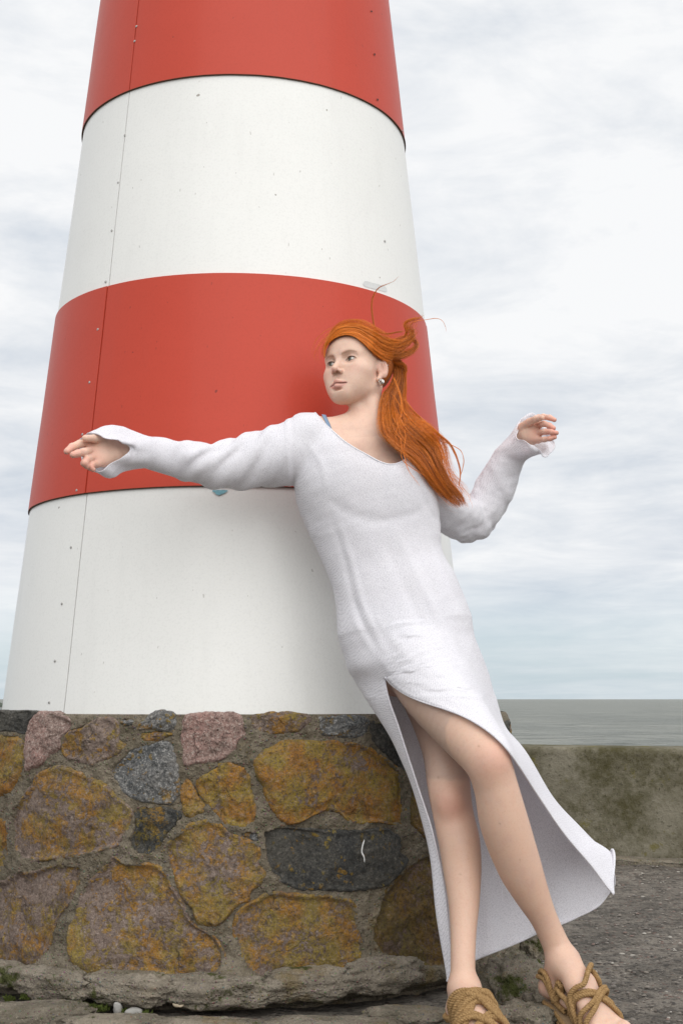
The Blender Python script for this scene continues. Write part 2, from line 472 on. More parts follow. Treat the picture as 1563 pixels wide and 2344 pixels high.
# pier deck with a slightly uneven weathered surface
gx = np.concatenate([np.linspace(-7, -1.6, 20), np.linspace(-1.55, 2.9, 300), np.linspace(3, 9, 20)])
gy = np.concatenate([np.linspace(-6, 2.2, 24), np.linspace(2.22, 6.6, 300), np.linspace(6.7, 9, 10)])
GX, GY = np.meshgrid(gx, gy)
PZ = .006 * fbm(np.stack([GX, GY, 0 * GX], -1), 2.2, 4, 31) + .010 * fbm(np.stack([GX, GY, 0 * GX], -1), 9, 4, 35) - .004
GZ = PZ - .004
V = np.stack([GX, GY, GZ], -1).reshape(-1, 3)
o = mesh_obj('pier_ground', V, grid_faces(len(gx), len(gy)), M['ground']); o['kind'] = 'structure'
V = []
for x, y in ((-7, -6), (9, -6), (9, 9), (-7, 9)):
    V += [[x, y, -.03], [x, y, -3]]
o = mesh_obj('pier_side', np.array(V), np.array([[0, 1, 3, 2], [2, 3, 5, 4], [4, 5, 7, 6], [6, 7, 1, 0]]), M['parapet'], smooth=False); o['kind'] = 'structure'

# washed-out pebbles standing proud of the deck
def pebble_cloud(n, seed, area, smin, smax, flat=.55):
    rg = np.random.default_rng(seed)
    base = np.array([[1, 0, 0], [.5, .87, 0], [-.5, .87, 0], [-1, 0, 0], [-.5, -.87, 0], [.5, -.87, 0], [.55, 0, .8], [-.28, .48, .8], [-.28, -.48, .8]])
    fc = [[0, 1, 6], [1, 7, 6], [1, 2, 7], [2, 3, 7], [3, 8, 7], [3, 4, 8], [4, 5, 8], [5, 6, 8], [5, 0, 6], [6, 7, 8]]
    P = area(rg, n); n = len(P)
    s = smin * (smax / smin) ** (rg.random(n) ** 2.2); th = rg.random(n) * 6.28
    asp = rg.uniform(.55, 1, n)
    B = np.repeat(base[None], n, 0) * (1 + rg.uniform(-.22, .22, (n, 9, 1)))
    B[..., 0] *= s[:, None]; B[..., 1] *= (s * asp)[:, None]; B[..., 2] *= (s * flat)[:, None]
    c, sn = np.cos(th)[:, None], np.sin(th)[:, None]
    Xb = B[..., 0] * c - B[..., 1] * sn; Yb = B[..., 0] * sn + B[..., 1] * c
    V = np.stack([Xb + P[:, None, 0], Yb + P[:, None, 1], B[..., 2] + P[:, None, 2]], -1)
    Fc = (np.array(fc)[None] + np.arange(n)[:, None, None] * 9).reshape(-1, 3)
    tone = np.repeat(rg.random(n), 9)
    return V.reshape(-1, 3), Fc, tone


M['pebbles'], t, b, co, _ = new_mat('deck_pebbles')
ca = t.node('ShaderNodeVertexColor', layer_name='tone').outputs[0]
sepc = t.node('ShaderNodeSeparateColor', ins={0: ca})
c = t.mix(sepc.outputs[0], (.05, .044, .040, 1), (.26, .22, .18, 1))
c = t.mix(t.math('GREATER_THAN', sepc.outputs[0], .93), c, (.42, .39, .34, 1))
c = t.mix(t.math('MULTIPLY', t.math('LESS_THAN', sepc.outputs[0], .10), .8), c, (.17, .085, .06, 1))
t.put(b, 'Base Color', t.mix(.3, c, t.mix(t.noise(co, 150, 3), (.02, .02, .02, 1), (.3, .28, .25, 1)))); t.put(b, 'Roughness', .7)


def deck_area(rg, n):
    x = rg.uniform(.15, 2.6, n); y = 2.5 + 3.6 * rg.random(n) ** 1.3
    d = np.hypot(x - TC[0], y - TC[1]); k = d > .88
    x, y = x[k], y[k]
    return np.stack([x, y, 0 * x - .004 - .002], -1)


V, Fc, tone = pebble_cloud(11000, 2, deck_area, .0025, .010, .42)
o = mesh_obj('loose_pebbles', V, Fc, M['pebbles'], smooth=True, attr={'tone': tone[:, None].repeat(3, 1)})
o['kind'] = 'stuff'; o['label'] = 'small pebbles set in the dark worn pier surface'; o['category'] = 'pebbles'

# low concrete parapet along the seaward edge
par = thing('parapet_wall', 'low mossy concrete parapet between the pier and the sea', 'wall', (1.4, 6.2, 0))
p0, p1 = np.array([-3.6, 5.05]), np.array([5.6, 3.25])
p0 = np.array([.92, 6.40]); dr = np.array([.936, -.352]); dr /= np.linalg.norm(dr); nb = np.array([-dr[1], dr[0]])
def wall_slab(name, s0, s1, z0, z1, thick, off, mat, seed, ns=140, amp=.006):
    prof = [(0, z0), (0, z0 + .25 * (z1 - z0)), (0, z0 + .5 * (z1 - z0)), (0, z0 + .75 * (z1 - z0)), (0, z1 - .012), (.012, z1), (thick * .5, z1 + .003), (thick - .012, z1), (thick, z1 - .012), (thick, z0)]
    pr = []
    for (a, b2), (c2, d2) in zip(prof[:-1], prof[1:]):
        k = max(2, int(math.hypot(c2 - a, d2 - b2) / .02)) if amp else 2
        for q in range(k): pr.append((a + (c2 - a) * q / k, b2 + (d2 - b2) * q / k))
    pr.append(prof[-1]); pr = np.array(pr); S = np.linspace(s0, s1, ns)
    Sx, A_ = np.meshgrid(S, pr[:, 0], indexing='ij'); _, Zz = np.meshgrid(S, pr[:, 1], indexing='ij')
    P = np.stack([p0[0] + dr[0] * Sx + nb[0] * (A_ + off), p0[1] + dr[1] * Sx + nb[1] * (A_ + off), Zz], -1)
    nz = amp * fbm(P, 6, 5, seed)
    P[..., 0] += nb[0] * nz; P[..., 1] += nb[1] * nz; P[..., 2] += nz * .8
    V = P.reshape(-1, 3); Fq = grid_faces(len(pr), ns)
    ends = [list(range(len(pr)))[::-1], list(range((ns - 1) * len(pr), ns * len(pr)))]
    return V, [list(f) for f in Fq] + ends


edges = [-4.6, -2.35, -.9, 2.4, 6.2]
for k in range(4):
    V, Fq = wall_slab('wall_section', edges[k] + .003, edges[k + 1] - .003, -.02, .512 - .006 * (k % 2), .32, 0, None, 40 + k, ns=int((edges[k + 1] - edges[k]) / .025))
    mesh_obj('wall_section', V, np.array(Fq, dtype=object), M['parapet'], par)
V, Fq = wall_slab('plinth', -4.6, 6.2, -.02, .018, .12, -.12, None, 55, ns=300, amp=.010)
mesh_obj('plinth', V, np.array(Fq, dtype=object), M['rubble'], par)

# ------------------------------------------------------------------ the beacon tower
DT = 4.121; AZ0 = -.0771
TC = np.array([DT * math.sin(AZ0), DT * math.cos(AZ0)])
def r_tow(z): return .708 - .103 * (z - CAMZ)


def hit_cone(px, py, rad=r_tow, extra=0.):
    """first point of the pixel's ray on the round tower (or base) wall"""
    d = ray(px, py); lo = 1.0
    ts = np.linspace(2.2, 5.6, 2400); P = d[None] * ts[:, None] + np.array([0, 0, CAMZ])
    f = np.hypot(P[:, 0] - TC[0], P[:, 1] - TC[1]) - np.array([rad(z) for z in P[:, 2]]) - extra
    k = np.where(f < 0)[0]
    if len(k) == 0: k = [int(np.argmin(f))]
    return P[k[0]]


def ang(P): return math.atan2(P[0] - TC[0], -(P[1] - TC[1]))     # 0 faces the camera side, + to the right


tower = thing('lighthouse', 'red and white banded round lighthouse of sheet panels on a stone base', 'lighthouse', (TC[0], TC[1], .70))
seam = ang(hit_cone(250, 655)); 
bands = [(.690, 1.302, 'white'), (1.302, 1.914, 'red'), (1.914, 2.531, 'white'), (2.531, 3.15, 'red'), (3.15, 3.78, 'white'), (3.78, 4.40, 'red')]


def cone_patch(a0, a1, z0, z1, off, thick, na, nz):
    Aa = np.linspace(a0, a1, na); Zs = np.linspace(z0, z1, nz)
    def P(a, z, o): r = r_tow(z) + o; return [TC[0] + r * math.sin(a), TC[1] - r * math.cos(a), z]
    V = [P(a, z, off) for z in Zs for a in Aa]; Fq = [list(f) for f in grid_faces(na, nz)]
    # outward lips give each sheet its thickness
    base = len(V); V += [P(a, z0, off - thick) for a in Aa]
    for i in range(na - 1): Fq.append([base + i, base + i + 1, i + 1, i])
    b3 = len(V); V += [P(a, z1, off - thick) for a in Aa]; tp = (nz - 1) * na
    for i in range(na - 1): Fq.append([tp + i, tp + i + 1, b3 + i + 1, b3 + i])
    b2 = len(V); V += [P(a0, z, off - thick) for z in Zs] + [P(a1, z, off - thick) for z in Zs]
    for j in range(nz - 1):
        Fq.append([b2 + j, j * na, (j + 1) * na, b2 + j + 1])
        Fq.append([(j * na) + na - 1, b2 + nz + j, b2 + nz + j + 1, (j + 1) * na + na - 1])
    return np.array(V), Fq


core_a = np.linspace(0, 2 * np.pi, 97)[:-1]; Zs = np.linspace(.66, 4.38, 6)
V = np.array([[TC[0] + (r_tow(z) - .012) * math.sin(a), TC[1] - (r_tow(z) - .012) * math.cos(a), z] for z in Zs for a in core_a])
mesh_obj('core', V, grid_faces(96, 6, True), M['dark'], tower)
TWO = 2 * math.pi / 3
for bi, (z0, z1, cn) in enumerate(bands):
    off = .0045 if cn == 'red' else 0.
    sh = seam + [0.004, 0, 0.0, .004, 0, .004][bi]
    for k in range(3):
        a0, a1 = sh + k * TWO + .0026, sh + (k + 1) * TWO - .0026
        if cn == 'white': V, Fq = cone_patch(a0, a1, z0, z1 + .006, off, .006, 64, 14)
        else: V, Fq = cone_patch(a0, a1, z0 + .0015, z1 - .001, off + (.0008 if k == 2 else 0), .007, 64, 14)
        V = np.asarray(V)
        # sheets belly slightly between fixings
        rad = V[:, :2] - TC; rl = np.linalg.norm(rad, axis=1)[:, None]
        wv = .0016 * fbm(V, 2.3, 3, 60 + bi * 3 + k)
        V[:, :2] += rad / rl * wv[:, None]
        o = mesh_obj('panel', V, np.array(Fq, dtype=object), M[cn], tower)
        o.data.set_sharp_from_angle(angle=math.radians(35))
    # rust-stained lip under every red band
    if cn == 'red':
        n = 384; a = np.linspace(0, 2 * np.pi, n, endpoint=False)
        zz = z0 - .0012 + .0006 * fbm(np.stack([np.cos(a), np.sin(a), 0 * a], -1), 9, 3, 70)
        gapw = .0015 + .004 * np.clip(np.sin(a * .5) ** 4, 0, 1)
        rA = r_tow(z0) + .0052; rB = r_tow(z0) - .004
        V = np.concatenate([np.stack([TC[0] + rA * np.sin(a), TC[1] - rA * np.cos(a), zz + .0026], -1),
                            np.stack([TC[0] + rA * np.sin(a), TC[1] - rA * np.cos(a), zz], -1),
                            np.stack([TC[0] + rB * np.sin(a), TC[1] - rB * np.cos(a), zz], -1)])
        mesh_obj('edge_strip', V, grid_faces(n, 3, True), M['rust'], tower)
# cap and lantern above the frame
def lathe(prof, n=64, c=TC):
    a = np.linspace(0, 2 * np.pi, n, endpoint=False)
    V = np.array([[c[0] + r * math.sin(x), c[1] - r * math.cos(x), z] for r, z in prof for x in a])
    return V, grid_faces(n, len(prof), True)


V, Fq = lathe([(.20, 4.396), (.42, 4.40), (.44, 4.42), (.44, 4.47), (.42, 4.49), (.02, 4.495)]); mesh_obj('gallery', V, Fq, M['white'], tower, smooth=False)
V, Fq = lathe([(.18, 4.49), (.18, 4.80), (.23, 4.81), (.23, 4.85), (.16, 4.95), (.04, 5.02), (.001, 5.03)]); mesh_obj('lantern', V, Fq, M['red'], tower)

# fixings along the seam and small scars of paint
def tower_frame(P, off=0.):
    a = ang(P); nrm = Vector((math.sin(a), -math.cos(a), .103)).normalized()
    r = r_tow(P[2]) + off
    return Vector((TC[0] + r * math.sin(a), TC[1] - r * math.cos(a), P[2])), nrm


sv = []; nn = 12; a = np.linspace(0, 2 * np.pi, nn, endpoint=False)
for r, z in ((.0038, -.001), (.0038, .0005), (.0030, .0012), (.0011, .0015), (.0010, .0009)):
    sv += [[r * math.cos(x), r * math.sin(x), z] for x in a]
scr_me = None
for px, py in ((316, 62), (312, 96), (287, 310), (272, 418), (257, 528), (243, 645), (228, 755), (209, 876), (193, 995), (180, 1123), (164, 1253), (143, 1382), (127, 1513), (114, 1608), (880, 552), (917, 300)):
    P = hit_cone(px, py); red = (2.531 < P[2]) or (1.302 < P[2] < 1.914)
    loc, nrm = tower_frame(P, .0055 if red else .001)
    if scr_me is None:
        o = mesh_obj('screw', np.array(sv), grid_faces(nn, 5, True), M['screw']); scr_me = o.data
        scr_me.polygons.foreach_set('use_smooth', np.zeros(len(scr_me.polygons), bool))
    else:
        o = bpy.data.objects.new('screw', scr_me); COL.objects.link(o)
    o.matrix_world = Matrix.Translation(loc) @ nrm.to_track_quat('Z', 'Y').to_matrix().to_4x4()
    mw = o.matrix_world.copy(); o.parent = tower; o.matrix_parent_inverse = tower.matrix_world.inverted(); o.matrix_world = mw


def flake(name, poly, mat, off=.0012, label=None):
    """thin irregular scar lying on the tower skin"""
    Q = catmull(poly, 26, True) + RNG.uniform(-.4, .4, (26, 2)); c = Q.mean(0)
    P = []
    for q in [c] + list(Q):
        h = hit_cone(*q); red = (2.531 < h[2]) or (1.302 < h[2] < 1.914)
        P.append(tower_frame(h, off + (.0052 if red else .0016))[0])
    Fq = [[0, i + 1, (i + 1) % 26 + 1] for i in range(26)]
    o = mesh_obj(name, np.array([list(p) for p in P]), np.array(Fq), mat, tower, smooth=False)
    if label: o['label'] = label
    return o


flake('paint_chip', [(487, 1123), (505, 1122), (522, 1123), (512, 1130), (500, 1134), (493, 1129)], M['chipblue'], label='blue chip of old paint under the lower red band')
flake('tape_patch', [(834, 644), (850, 647), (880, 656), (884, 668), (866, 664), (834, 655)], M['tape'], off=-.0008, label='grey tape patch on the upper white band')
for pl in ([(899, 96), (901, 104), (904, 124), (902, 112)], [(911, 186), (913, 194), (914, 206), (912, 196)], [(916, 178), (918, 192), (919, 212), (917, 196)], [(845, 25), (848, 27), (847, 29), (845, 28)], [(852, 123), (855, 125), (854, 128), (852, 127)], [(859, 227), (862, 229), (861, 232), (859, 230)]):
    flake('paint_chip', pl, M['dark'])

# ------------------------------------------------------------------ round fieldstone base
RB = .830
BASE_TOP = .707
base = thing('stone_base', 'round fieldstone and mortar base crusted with orange lichen', 'stone wall', (TC[0], TC[1], 0))
Rm = RB - .001


def cyl(a, r, z): return np.stack([TC[0] + r * np.sin(a), TC[1] - r * np.cos(a), z], -1)


K = 620 / 1563.
def c4(L): return [(x * K, 1600 + y * K) for x, y in L]
def c5(L): return [(520 + x * K, 1600 + y * K) for x, y in L]


STONES = [
 ('darkst', 0, .012, c4([(-60, 75), (60, 68), (100, 66), (200, 70), (195, 100), (160, 130), (150, 190), (140, 205), (60, 190), (-60, 185)])),
 ('orange', 0, .016, c4([(-90, 205), (0, 202), (90, 212), (140, 245), (148, 330), (142, 420), (110, 470), (60, 540), (-40, 565), (-90, 500)])),
 ('pink', 0, .018, c4([(205, 80), (300, 72), (345, 92), (400, 108), (422, 140), (400, 180), (360, 220), (345, 290), (300, 320), (250, 370), (200, 405), (152, 420), (147, 330), (152, 210), (172, 140)])),
 ('pinklich', 0, .020, c4([(460, 165), (520, 125), (600, 103), (660, 118), (700, 170), (692, 225), (735, 260), (715, 300), (640, 350), (560, 375), (520, 390), (450, 358), (380, 345), (352, 300), (367, 220), (410, 175)])),
 ('grey', 0, .014, c4([(768, 180), (830, 120), (880, 75), (950, 60), (1000, 83), (1017, 120), (1010, 172), (960, 190), (900, 176)])),
 ('grey', 1, .008, c4([(690, 135), (720, 118), (770, 124), (764, 150), (720, 160)])),
 ('orange', 1, .008, c4([(812, 200), (900, 190), (1000, 198), (962, 222), (890, 245), (822, 238)])),
 ('grey', 1, .016, c4([(750, 285), (850, 262), (920, 243), (980, 253), (1012, 300), (1032, 400), (1037, 500), (1020, 570), (990, 610), (900, 607), (800, 590), (740, 562), (690, 515), (640, 440), (660, 380), (718, 330)])),
 ('pink', 1, .020, c4([(1062, 100), (1110, 83), (1200, 76), (1300, 73), (1380, 88), (1412, 130), (1432, 200), (1382, 248), (1372, 290), (1300, 340), (1230, 365), (1130, 377), (1060, 392), (1045, 330), (1043, 200)])),
 ('pinklich', 1, .024, c4([(170, 490), (210, 430), (330, 383), (440, 408), (560, 460), (640, 512), (692, 580), (752, 620), (772, 660), (762, 740), (742, 790), (700, 842), (620, 872), (480, 912), (300, 932), (180, 942), (98, 925), (73, 880), (58, 800), (53, 700), (78, 620), (128, 560)])),
 ('orange', 1, .012, c4([(-60, 690), (20, 695), (50, 740), (46, 900), (25, 970), (-60, 1000)])),
 ('darkst', 1, .016, c4([(778, 640), (850, 622), (1000, 630), (1052, 668), (1030, 712), (962, 790), (930, 852), (850, 907), (790, 897), (752, 862), (745, 820), (770, 760), (774, 700)])),
 ('orange', 1, .018, c4([(1128, 470), (1200, 420), (1290, 358), (1350, 358), (1412, 388), (1442, 450), (1462, 540), (1482, 650), (1472, 712), (1420, 748), (1330, 738), (1270, 702), (1220, 640), (1180, 590), (1138, 540)])),
 ('pinklich', 2, .010, c4([(1045, 490), (1088, 468), (1122, 510), (1150, 560), (1182, 610), (1165, 660), (1100, 687), (1058, 650), (1043, 590)])),
 ('pinklich', 2, .022, c4([(1000, 790), (1090, 720), (1200, 692), (1270, 722), (1330, 762), (1400, 792), (1490, 832), (1512, 900), (1502, 960), (1545, 1010), (1520, 1060), (1450, 1120), (1440, 1170), (1390, 1192), (1330, 1252), (1270, 1302), (1200, 1317), (1130, 1292), (1100, 1210), (1040, 1140), (992, 1020), (960, 930), (943, 850)])),
 ('pinklich', 0, .018, c4([(-120, 1080), (0, 1050), (120, 982), (150, 1000), (330, 952), (482, 950), (472, 1020), (440, 1110), (408, 1170), (340, 1260), (300, 1400), (250, 1500), (180, 1580), (100, 1632), (0, 1645), (-120, 1640)])),
 ('pinklich', 1, .026, c4([(650, 900), (720, 935), (870, 943), (962, 990), (992, 1060), (1042, 1140), (1082, 1220), (1122, 1300), (1200, 1340), (1272, 1400), (1312, 1480), (1312, 1560), (1250, 1622), (1150, 1632), (1000, 1612), (900, 1592), (700, 1582), (600, 1570), (500, 1600), (430, 1530), (398, 1480), (383, 1400), (393, 1320), (438, 1240), (448, 1160), (478, 1070), (558, 1000), (618, 930)])),
 ('orange', 0, .024, c5([(148, 350), (200, 298), (330, 240), (400, 233), (500, 238), (640, 238), (760, 248), (860, 290), (940, 350), (1012, 420), (1032, 500), (1042, 640), (1036, 732), (960, 727), (860, 717), (760, 722), (690, 702), (640, 662), (560, 652), (480, 682), (420, 717), (340, 727), (290, 692), (250, 642), (208, 560), (198, 500), (158, 430)])),
 ('darkst', 1, .022, c5([(183, 760), (280, 732), (480, 745), (620, 750), (760, 752), (900, 742), (982, 780), (1012, 830), (1002, 880), (1050, 930), (1002, 1000), (932, 1072), (850, 1102), (700, 1114), (500, 1112), (400, 1097), (300, 1052), (238, 1012), (208, 940), (193, 850)])),
 ('pinklich', 2, .024, c5([(38, 1250), (70, 1208), (180, 1140), (260, 1108), (400, 1122), (560, 1127), (700, 1150), (747, 1190), (762, 1280), (782, 1380), (802, 1500), (792, 1547), (700, 1562), (580, 1582), (480, 1602), (400, 1632), (260, 1642), (160, 1602), (100, 1562), (68, 1470), (38, 1400), (28, 1320)])),
 ('olive', 0, .020, c5([(1000, 1010), (1050, 950), (1160, 890), (1250, 960), (1320, 1100), (1380, 1350), (1370, 1560), (1250, 1562), (1140, 1562), (1000, 1522), (880, 1482), (830, 1400), (828, 1330), (858, 1220), (898, 1120), (958, 1060)])),
 ('darkst', 0, .014, c5([(820, 140), (900, 128), (962, 180), (1010, 260), (1050, 340), (1060, 430), (1030, 425), (960, 370), (878, 290), (830, 240)])),
 ('olive', 0, .014, c5([(1060, 470), (1120, 500), (1190, 700), (1250, 860), (1180, 850), (1110, 775), (1052, 725), (1048, 600)])),
 ('grey', 0, .016, c5([(528, 120), (600, 93), (760, 92), (812, 110), (822, 160), (792, 215), (700, 227), (600, 217), (528, 200)])),
 ('pinklich', 0, .012, c5([(128, 110), (230, 78), (380, 73), (480, 98), (472, 150), (400, 192), (300, 202), (200, 192), (138, 160)])),
 ('pinklich', 0, .008, c5([(135, 1650), (200, 1642), (285, 1648), (240, 1672), (170, 1674)])),
 ('grey', 0, .010, c4([(1395, 775), (1440, 768), (1485, 778), (1490, 822), (1440, 818), (1395, 790)])),
 ('darkst', 0, .008, c4([(690, 1190), (700, 1192), (705, 1200), (695, 1203)])),
]


def inside(poly, x, y):
    c = np.zeros(x.shape, bool); n = len(poly); j = n - 1
    for i in range(n):
        xi, yi = poly[i]; xj, yj = poly[j]
        c ^= ((yi > y) != (yj > y)) & (x < (xj - xi) * (y - yi) / (yj - yi + 1e-12) + xi); j = i
    return c


polys = []
def hitbase(px, py):
    P = hit_cone(px, py, rad=lambda z: RB); return [ang(P) * RB, P[2]]


for kind, var, thick, poly in STONES:
    polys.append([[s_, min(z_, BASE_TOP + .004)] for s_, z_ in (hitbase(x, y) for x, y in poly)])


NA, NZ = 760, 210
aG = np.concatenate([np.linspace(-1.25, 1.25, NA - 120), np.linspace(1.27, 2 * np.pi - 1.27, 120)])
zG = np.linspace(-.02, BASE_TOP - .006, NZ)
AG, ZG = np.meshgrid(aG, zG)
P = cyl(AG, Rm + 0 * AG, ZG)
dn = .013 * fbm(P, 9, 5, 80, .55) + .006 * fbm(P, 60, 3, 84, .65)
# the lower edge swells out into a rough ledge of mortar
led = .5 * (1 + np.tanh((.100 + .022 * noise3(np.stack([AG * 6, 0 * AG, 0 * AG], -1), 77) - ZG) / .016))
dn = dn + led * (.030 + .018 * fbm(P, 7, 4, 90))
und = np.clip((.030 - ZG) / .03, 0, 1); dn = dn - und * .06
topr = np.clip((ZG - (BASE_TOP - .04)) / .04, 0, 1) ** 2; dn = dn - topr * .02
for L in polys:
    La = np.array(L); c_ = La.mean(0); Lq = c_ + (La - c_) * .93
    near = (np.abs(AG * RB - c_[0]) < .3) & (np.abs(AG) < 1.3)
    m_ = np.zeros(AG.shape, bool); m_[near] = inside([tuple(q) for q in Lq], AG[near] * RB, ZG[near])
    dn = np.where(m_, np.minimum(dn, 0) - .014, dn)
V = cyl(AG, Rm + dn, ZG + 0 * AG).reshape(-1, 3)
mesh_obj('mortar', V, grid_faces(NA, NZ, True), M['mortar'], base)
# top bed on which the tower stands
rT = np.linspace(.62, Rm - .02, 26); aT = np.linspace(0, 2 * np.pi, 420, endpoint=False)
RT, AT = np.meshgrid(rT, aT, indexing='ij')
PT = cyl(AT, RT, 0 * RT + BASE_TOP - .012); PT[..., 2] += .008 * fbm(PT, 12, 5, 97) - .02 * np.clip((RT - Rm + .05) / .03, 0, 1) ** 2
mesh_obj('top_bed', PT.reshape(-1, 3), grid_faces(420, 26, True), M['mortar'], base)

def stone_mesh(poly_sz, thick, seed):
    """poly in (arc length, height); returns a pillowed, faceted block let into the wall"""
    L = np.asarray(poly_sz, float); NR = 96
    # resample by length, soft corners, chipped rim
    Q = catmull(L, 400, True); s = np.concatenate([[0], np.cumsum(np.linalg.norm(np.diff(np.vstack([Q, Q[:1]]), axis=0), axis=1))])
    tt = np.linspace(0, s[-1], NR, endpoint=False); Qc = np.vstack([Q, Q[:1]])
    Rm_ = np.stack([np.interp(tt, s, Qc[:, k]) for k in range(2)], 1)
    c = Rm_.mean(0); size = math.sqrt(abs(np.sum(Rm_[:, 0] * np.roll(Rm_[:, 1], -1) - np.roll(Rm_[:, 0], -1) * Rm_[:, 1])) / 2)
    d = Rm_ - c; ln = np.linalg.norm(d, axis=1)[:, None]
    jit = .0060 * fbm(np.concatenate([Rm_, 0 * ln], 1), 38, 4, seed, .6)[:, None] / np.maximum(ln, .01)
    Rm_ = c + d * (1 + jit)
    rho = np.concatenate([[.001, .03, .06], np.linspace(.10, .88, 20), [.905, .93, .952, .97, .985, .995, 1.0, 1.004]])
    G = c + (Rm_ - c)[None] * rho[:, None, None]
    D_ = (1 - rho)[:, None] * ln[:, 0][None]          # approx. distance to the rim
    P3z = np.concatenate([G, 0 * G[..., :1]], -1)
    edge = np.clip(D_ / (.012 + .012 * np.clip(fbm(P3z, 16, 2, seed + 2), -.5, 1)), 0, 1); hgt = thick * .52 * (1 - (1 - edge) ** 2.2)
    P3 = np.concatenate([G, 0 * G[..., :1]], -1)
    face = np.zeros(G.shape[:2]); rg = np.random.default_rng(seed)
    pl = []
    for k in range(6):       # a few broken planes
        nvec = rg.normal(0, .10, 2); cc = c + rg.normal(0, size * .25, 2); pl.append(rg.uniform(0, .006) + (G - cc) @ nvec)
    face = np.min(np.array(pl), 0); face = np.clip(face, -.018, .010)
    inner = np.clip(D_ / .018, 0, 1)
    hgt = hgt + (.0035 * np.clip(D_ / .05, 0, 1)) + face * inner * min(1, size / .12) + (.0070 * fbm(P3, 12, 3, seed + 5) + .0055 * fbm(P3, 34, 4, seed + 9, .65)) * (.45 + .55 * inner) * np.clip(rho / .12, .15, 1)[:, None]
    hgt[-1] = -.024; hgt[-2] = -.006
    a = G[..., 0] / RB
    V = cyl(a, RB - .004 + hgt, G[..., 1])
    V = V.reshape(-1, 3); Fq = grid_faces(NR, len(rho), True)[:, ::-1]
    return V, Fq


for i, (kind, var, thick, poly) in enumerate(STONES):
    if len(poly) < 5: continue
    L = polys[i]
    V, Fq = stone_mesh(L, thick, 100 + i * 7)
    mats = M[kind]
    o = mesh_obj('stone', V, Fq, mats[var % len(mats)], base)
# stones round the sides and back, out of the photo's sight except at the right shoulder
rgs = np.random.default_rng(4)
cand = []
rows_z = [(.605, .685), (.455, .595), (.305, .440), (.155, .290)]
for zi, (za, zb) in enumerate(rows_z):
    s_ = -1.02 - .0; 
    for side in (0, 1):
        s_ = .63 if side == 0 else -.80
        lim = 2.72 if side == 0 else -2.80
        while (s_ < lim) if side == 0 else (s_ > lim):
            wd = rgs.uniform(.11, .21) * (1 if zi else .8)
            x0, x1 = (s_, s_ + wd) if side == 0 else (s_ - wd, s_)
            s_ = x1 + .018 if side == 0 else x0 - .018
            n = 9; th = np.linspace(0, 2 * np.pi, n, endpoint=False) + rgs.uniform(0, .5)
            cx, cz = (x0 + x1) / 2, (za + zb) / 2 + rgs.uniform(-.008, .008)
            sq = 1 / np.maximum(np.abs(np.cos(th)), np.abs(np.sin(th))) ** .65
            L = np.stack([cx + (x1 - x0) / 2 * np.cos(th) * sq * rgs.uniform(.85, 1.0, n), cz + (zb - za) / 2 * np.sin(th) * sq * rgs.uniform(.85, 1.0, n)], 1)
            bad = any(inside(np.array(q), L[:, 0], L[:, 1]).any() or inside(L, np.array(q)[:, 0], np.array(q)[:, 1]).any() for q in polys)
            if bad: continue
            kind = rgs.choice(['orange', 'pinklich', 'pinklich', 'olive', 'grey', 'darkst'])
            if side == 0 and zi == 0 and x0 < .95: kind = 'orange'
            V, Fq = stone_mesh(L, rgs.uniform(.012, .022), 900 + len(cand)); cand.append(1)
            mesh_obj('stone', V, Fq, M[kind][rgs.integers(len(M[kind]))], base)


# broken mortar footing: chunky blocks round the foot
def rock(center, size, seed, rot=0, ico=4, rough=.30, flat=None, squash_bottom=True):
    me = bpy.data.meshes.new('tmp'); import bmesh
    bm = bmesh.new(); bmesh.ops.create_icosphere(bm, subdivisions=ico, radius=1)
    V = np.array([v.co[:] for v in bm.verts]); Fq = np.array([[v.index for v in f.verts] for f in bm.faces]); bm.free(); bpy.data.meshes.remove(me)
    V = np.sign(V) * np.abs(V) ** .72; V /= np.abs(V).max()
    d = 1 + rough * fbm(V, 1.1, 3, seed) + rough * .35 * fbm(V, 4, 4, seed + 3, .6)
    V = V * d[:, None] * np.asarray(size) / 1.0
    c, s_ = math.cos(rot), math.sin(rot)
    V = np.stack([V[:, 0] * c - V[:, 1] * s_, V[:, 0] * s_ + V[:, 1] * c, V[:, 2]], 1)
    V = V + .004 * fbm(V + np.asarray(center), 35, 4, seed + 8)[:, None]
    return V + np.asarray(center), Fq


for k, (a0, r_, sz, zc_) in enumerate([(-.98, .865, (.10, .040, .036), .062), (-.74, .860, (.13, .036, .030), .055), (-.47, .862, (.12, .040, .038), .050), (-.22, .858, (.12, .036, .034), .052), (.03, .862, (.13, .042, .038), .052), (.27, .860, (.12, .038, .036), .060), (.50, .858, (.11, .040, .038), .066)]):
    c = cyl(np.array(a0), np.array(r_), np.array(zc_))
    V, Fq = rock(c, sz, 300 + k, rot=a0, ico=5, rough=.35)
    mesh_obj('footing_block', V, Fq, M['footing'], base)

# ------------------------------------------------------------------ loose rock, slabs, moss
def on_deck(px, py, z=0.):
    d = ray(px, py); t = (z - CAMZ) / d[2]; return d * t + np.array([0, 0, CAMZ])


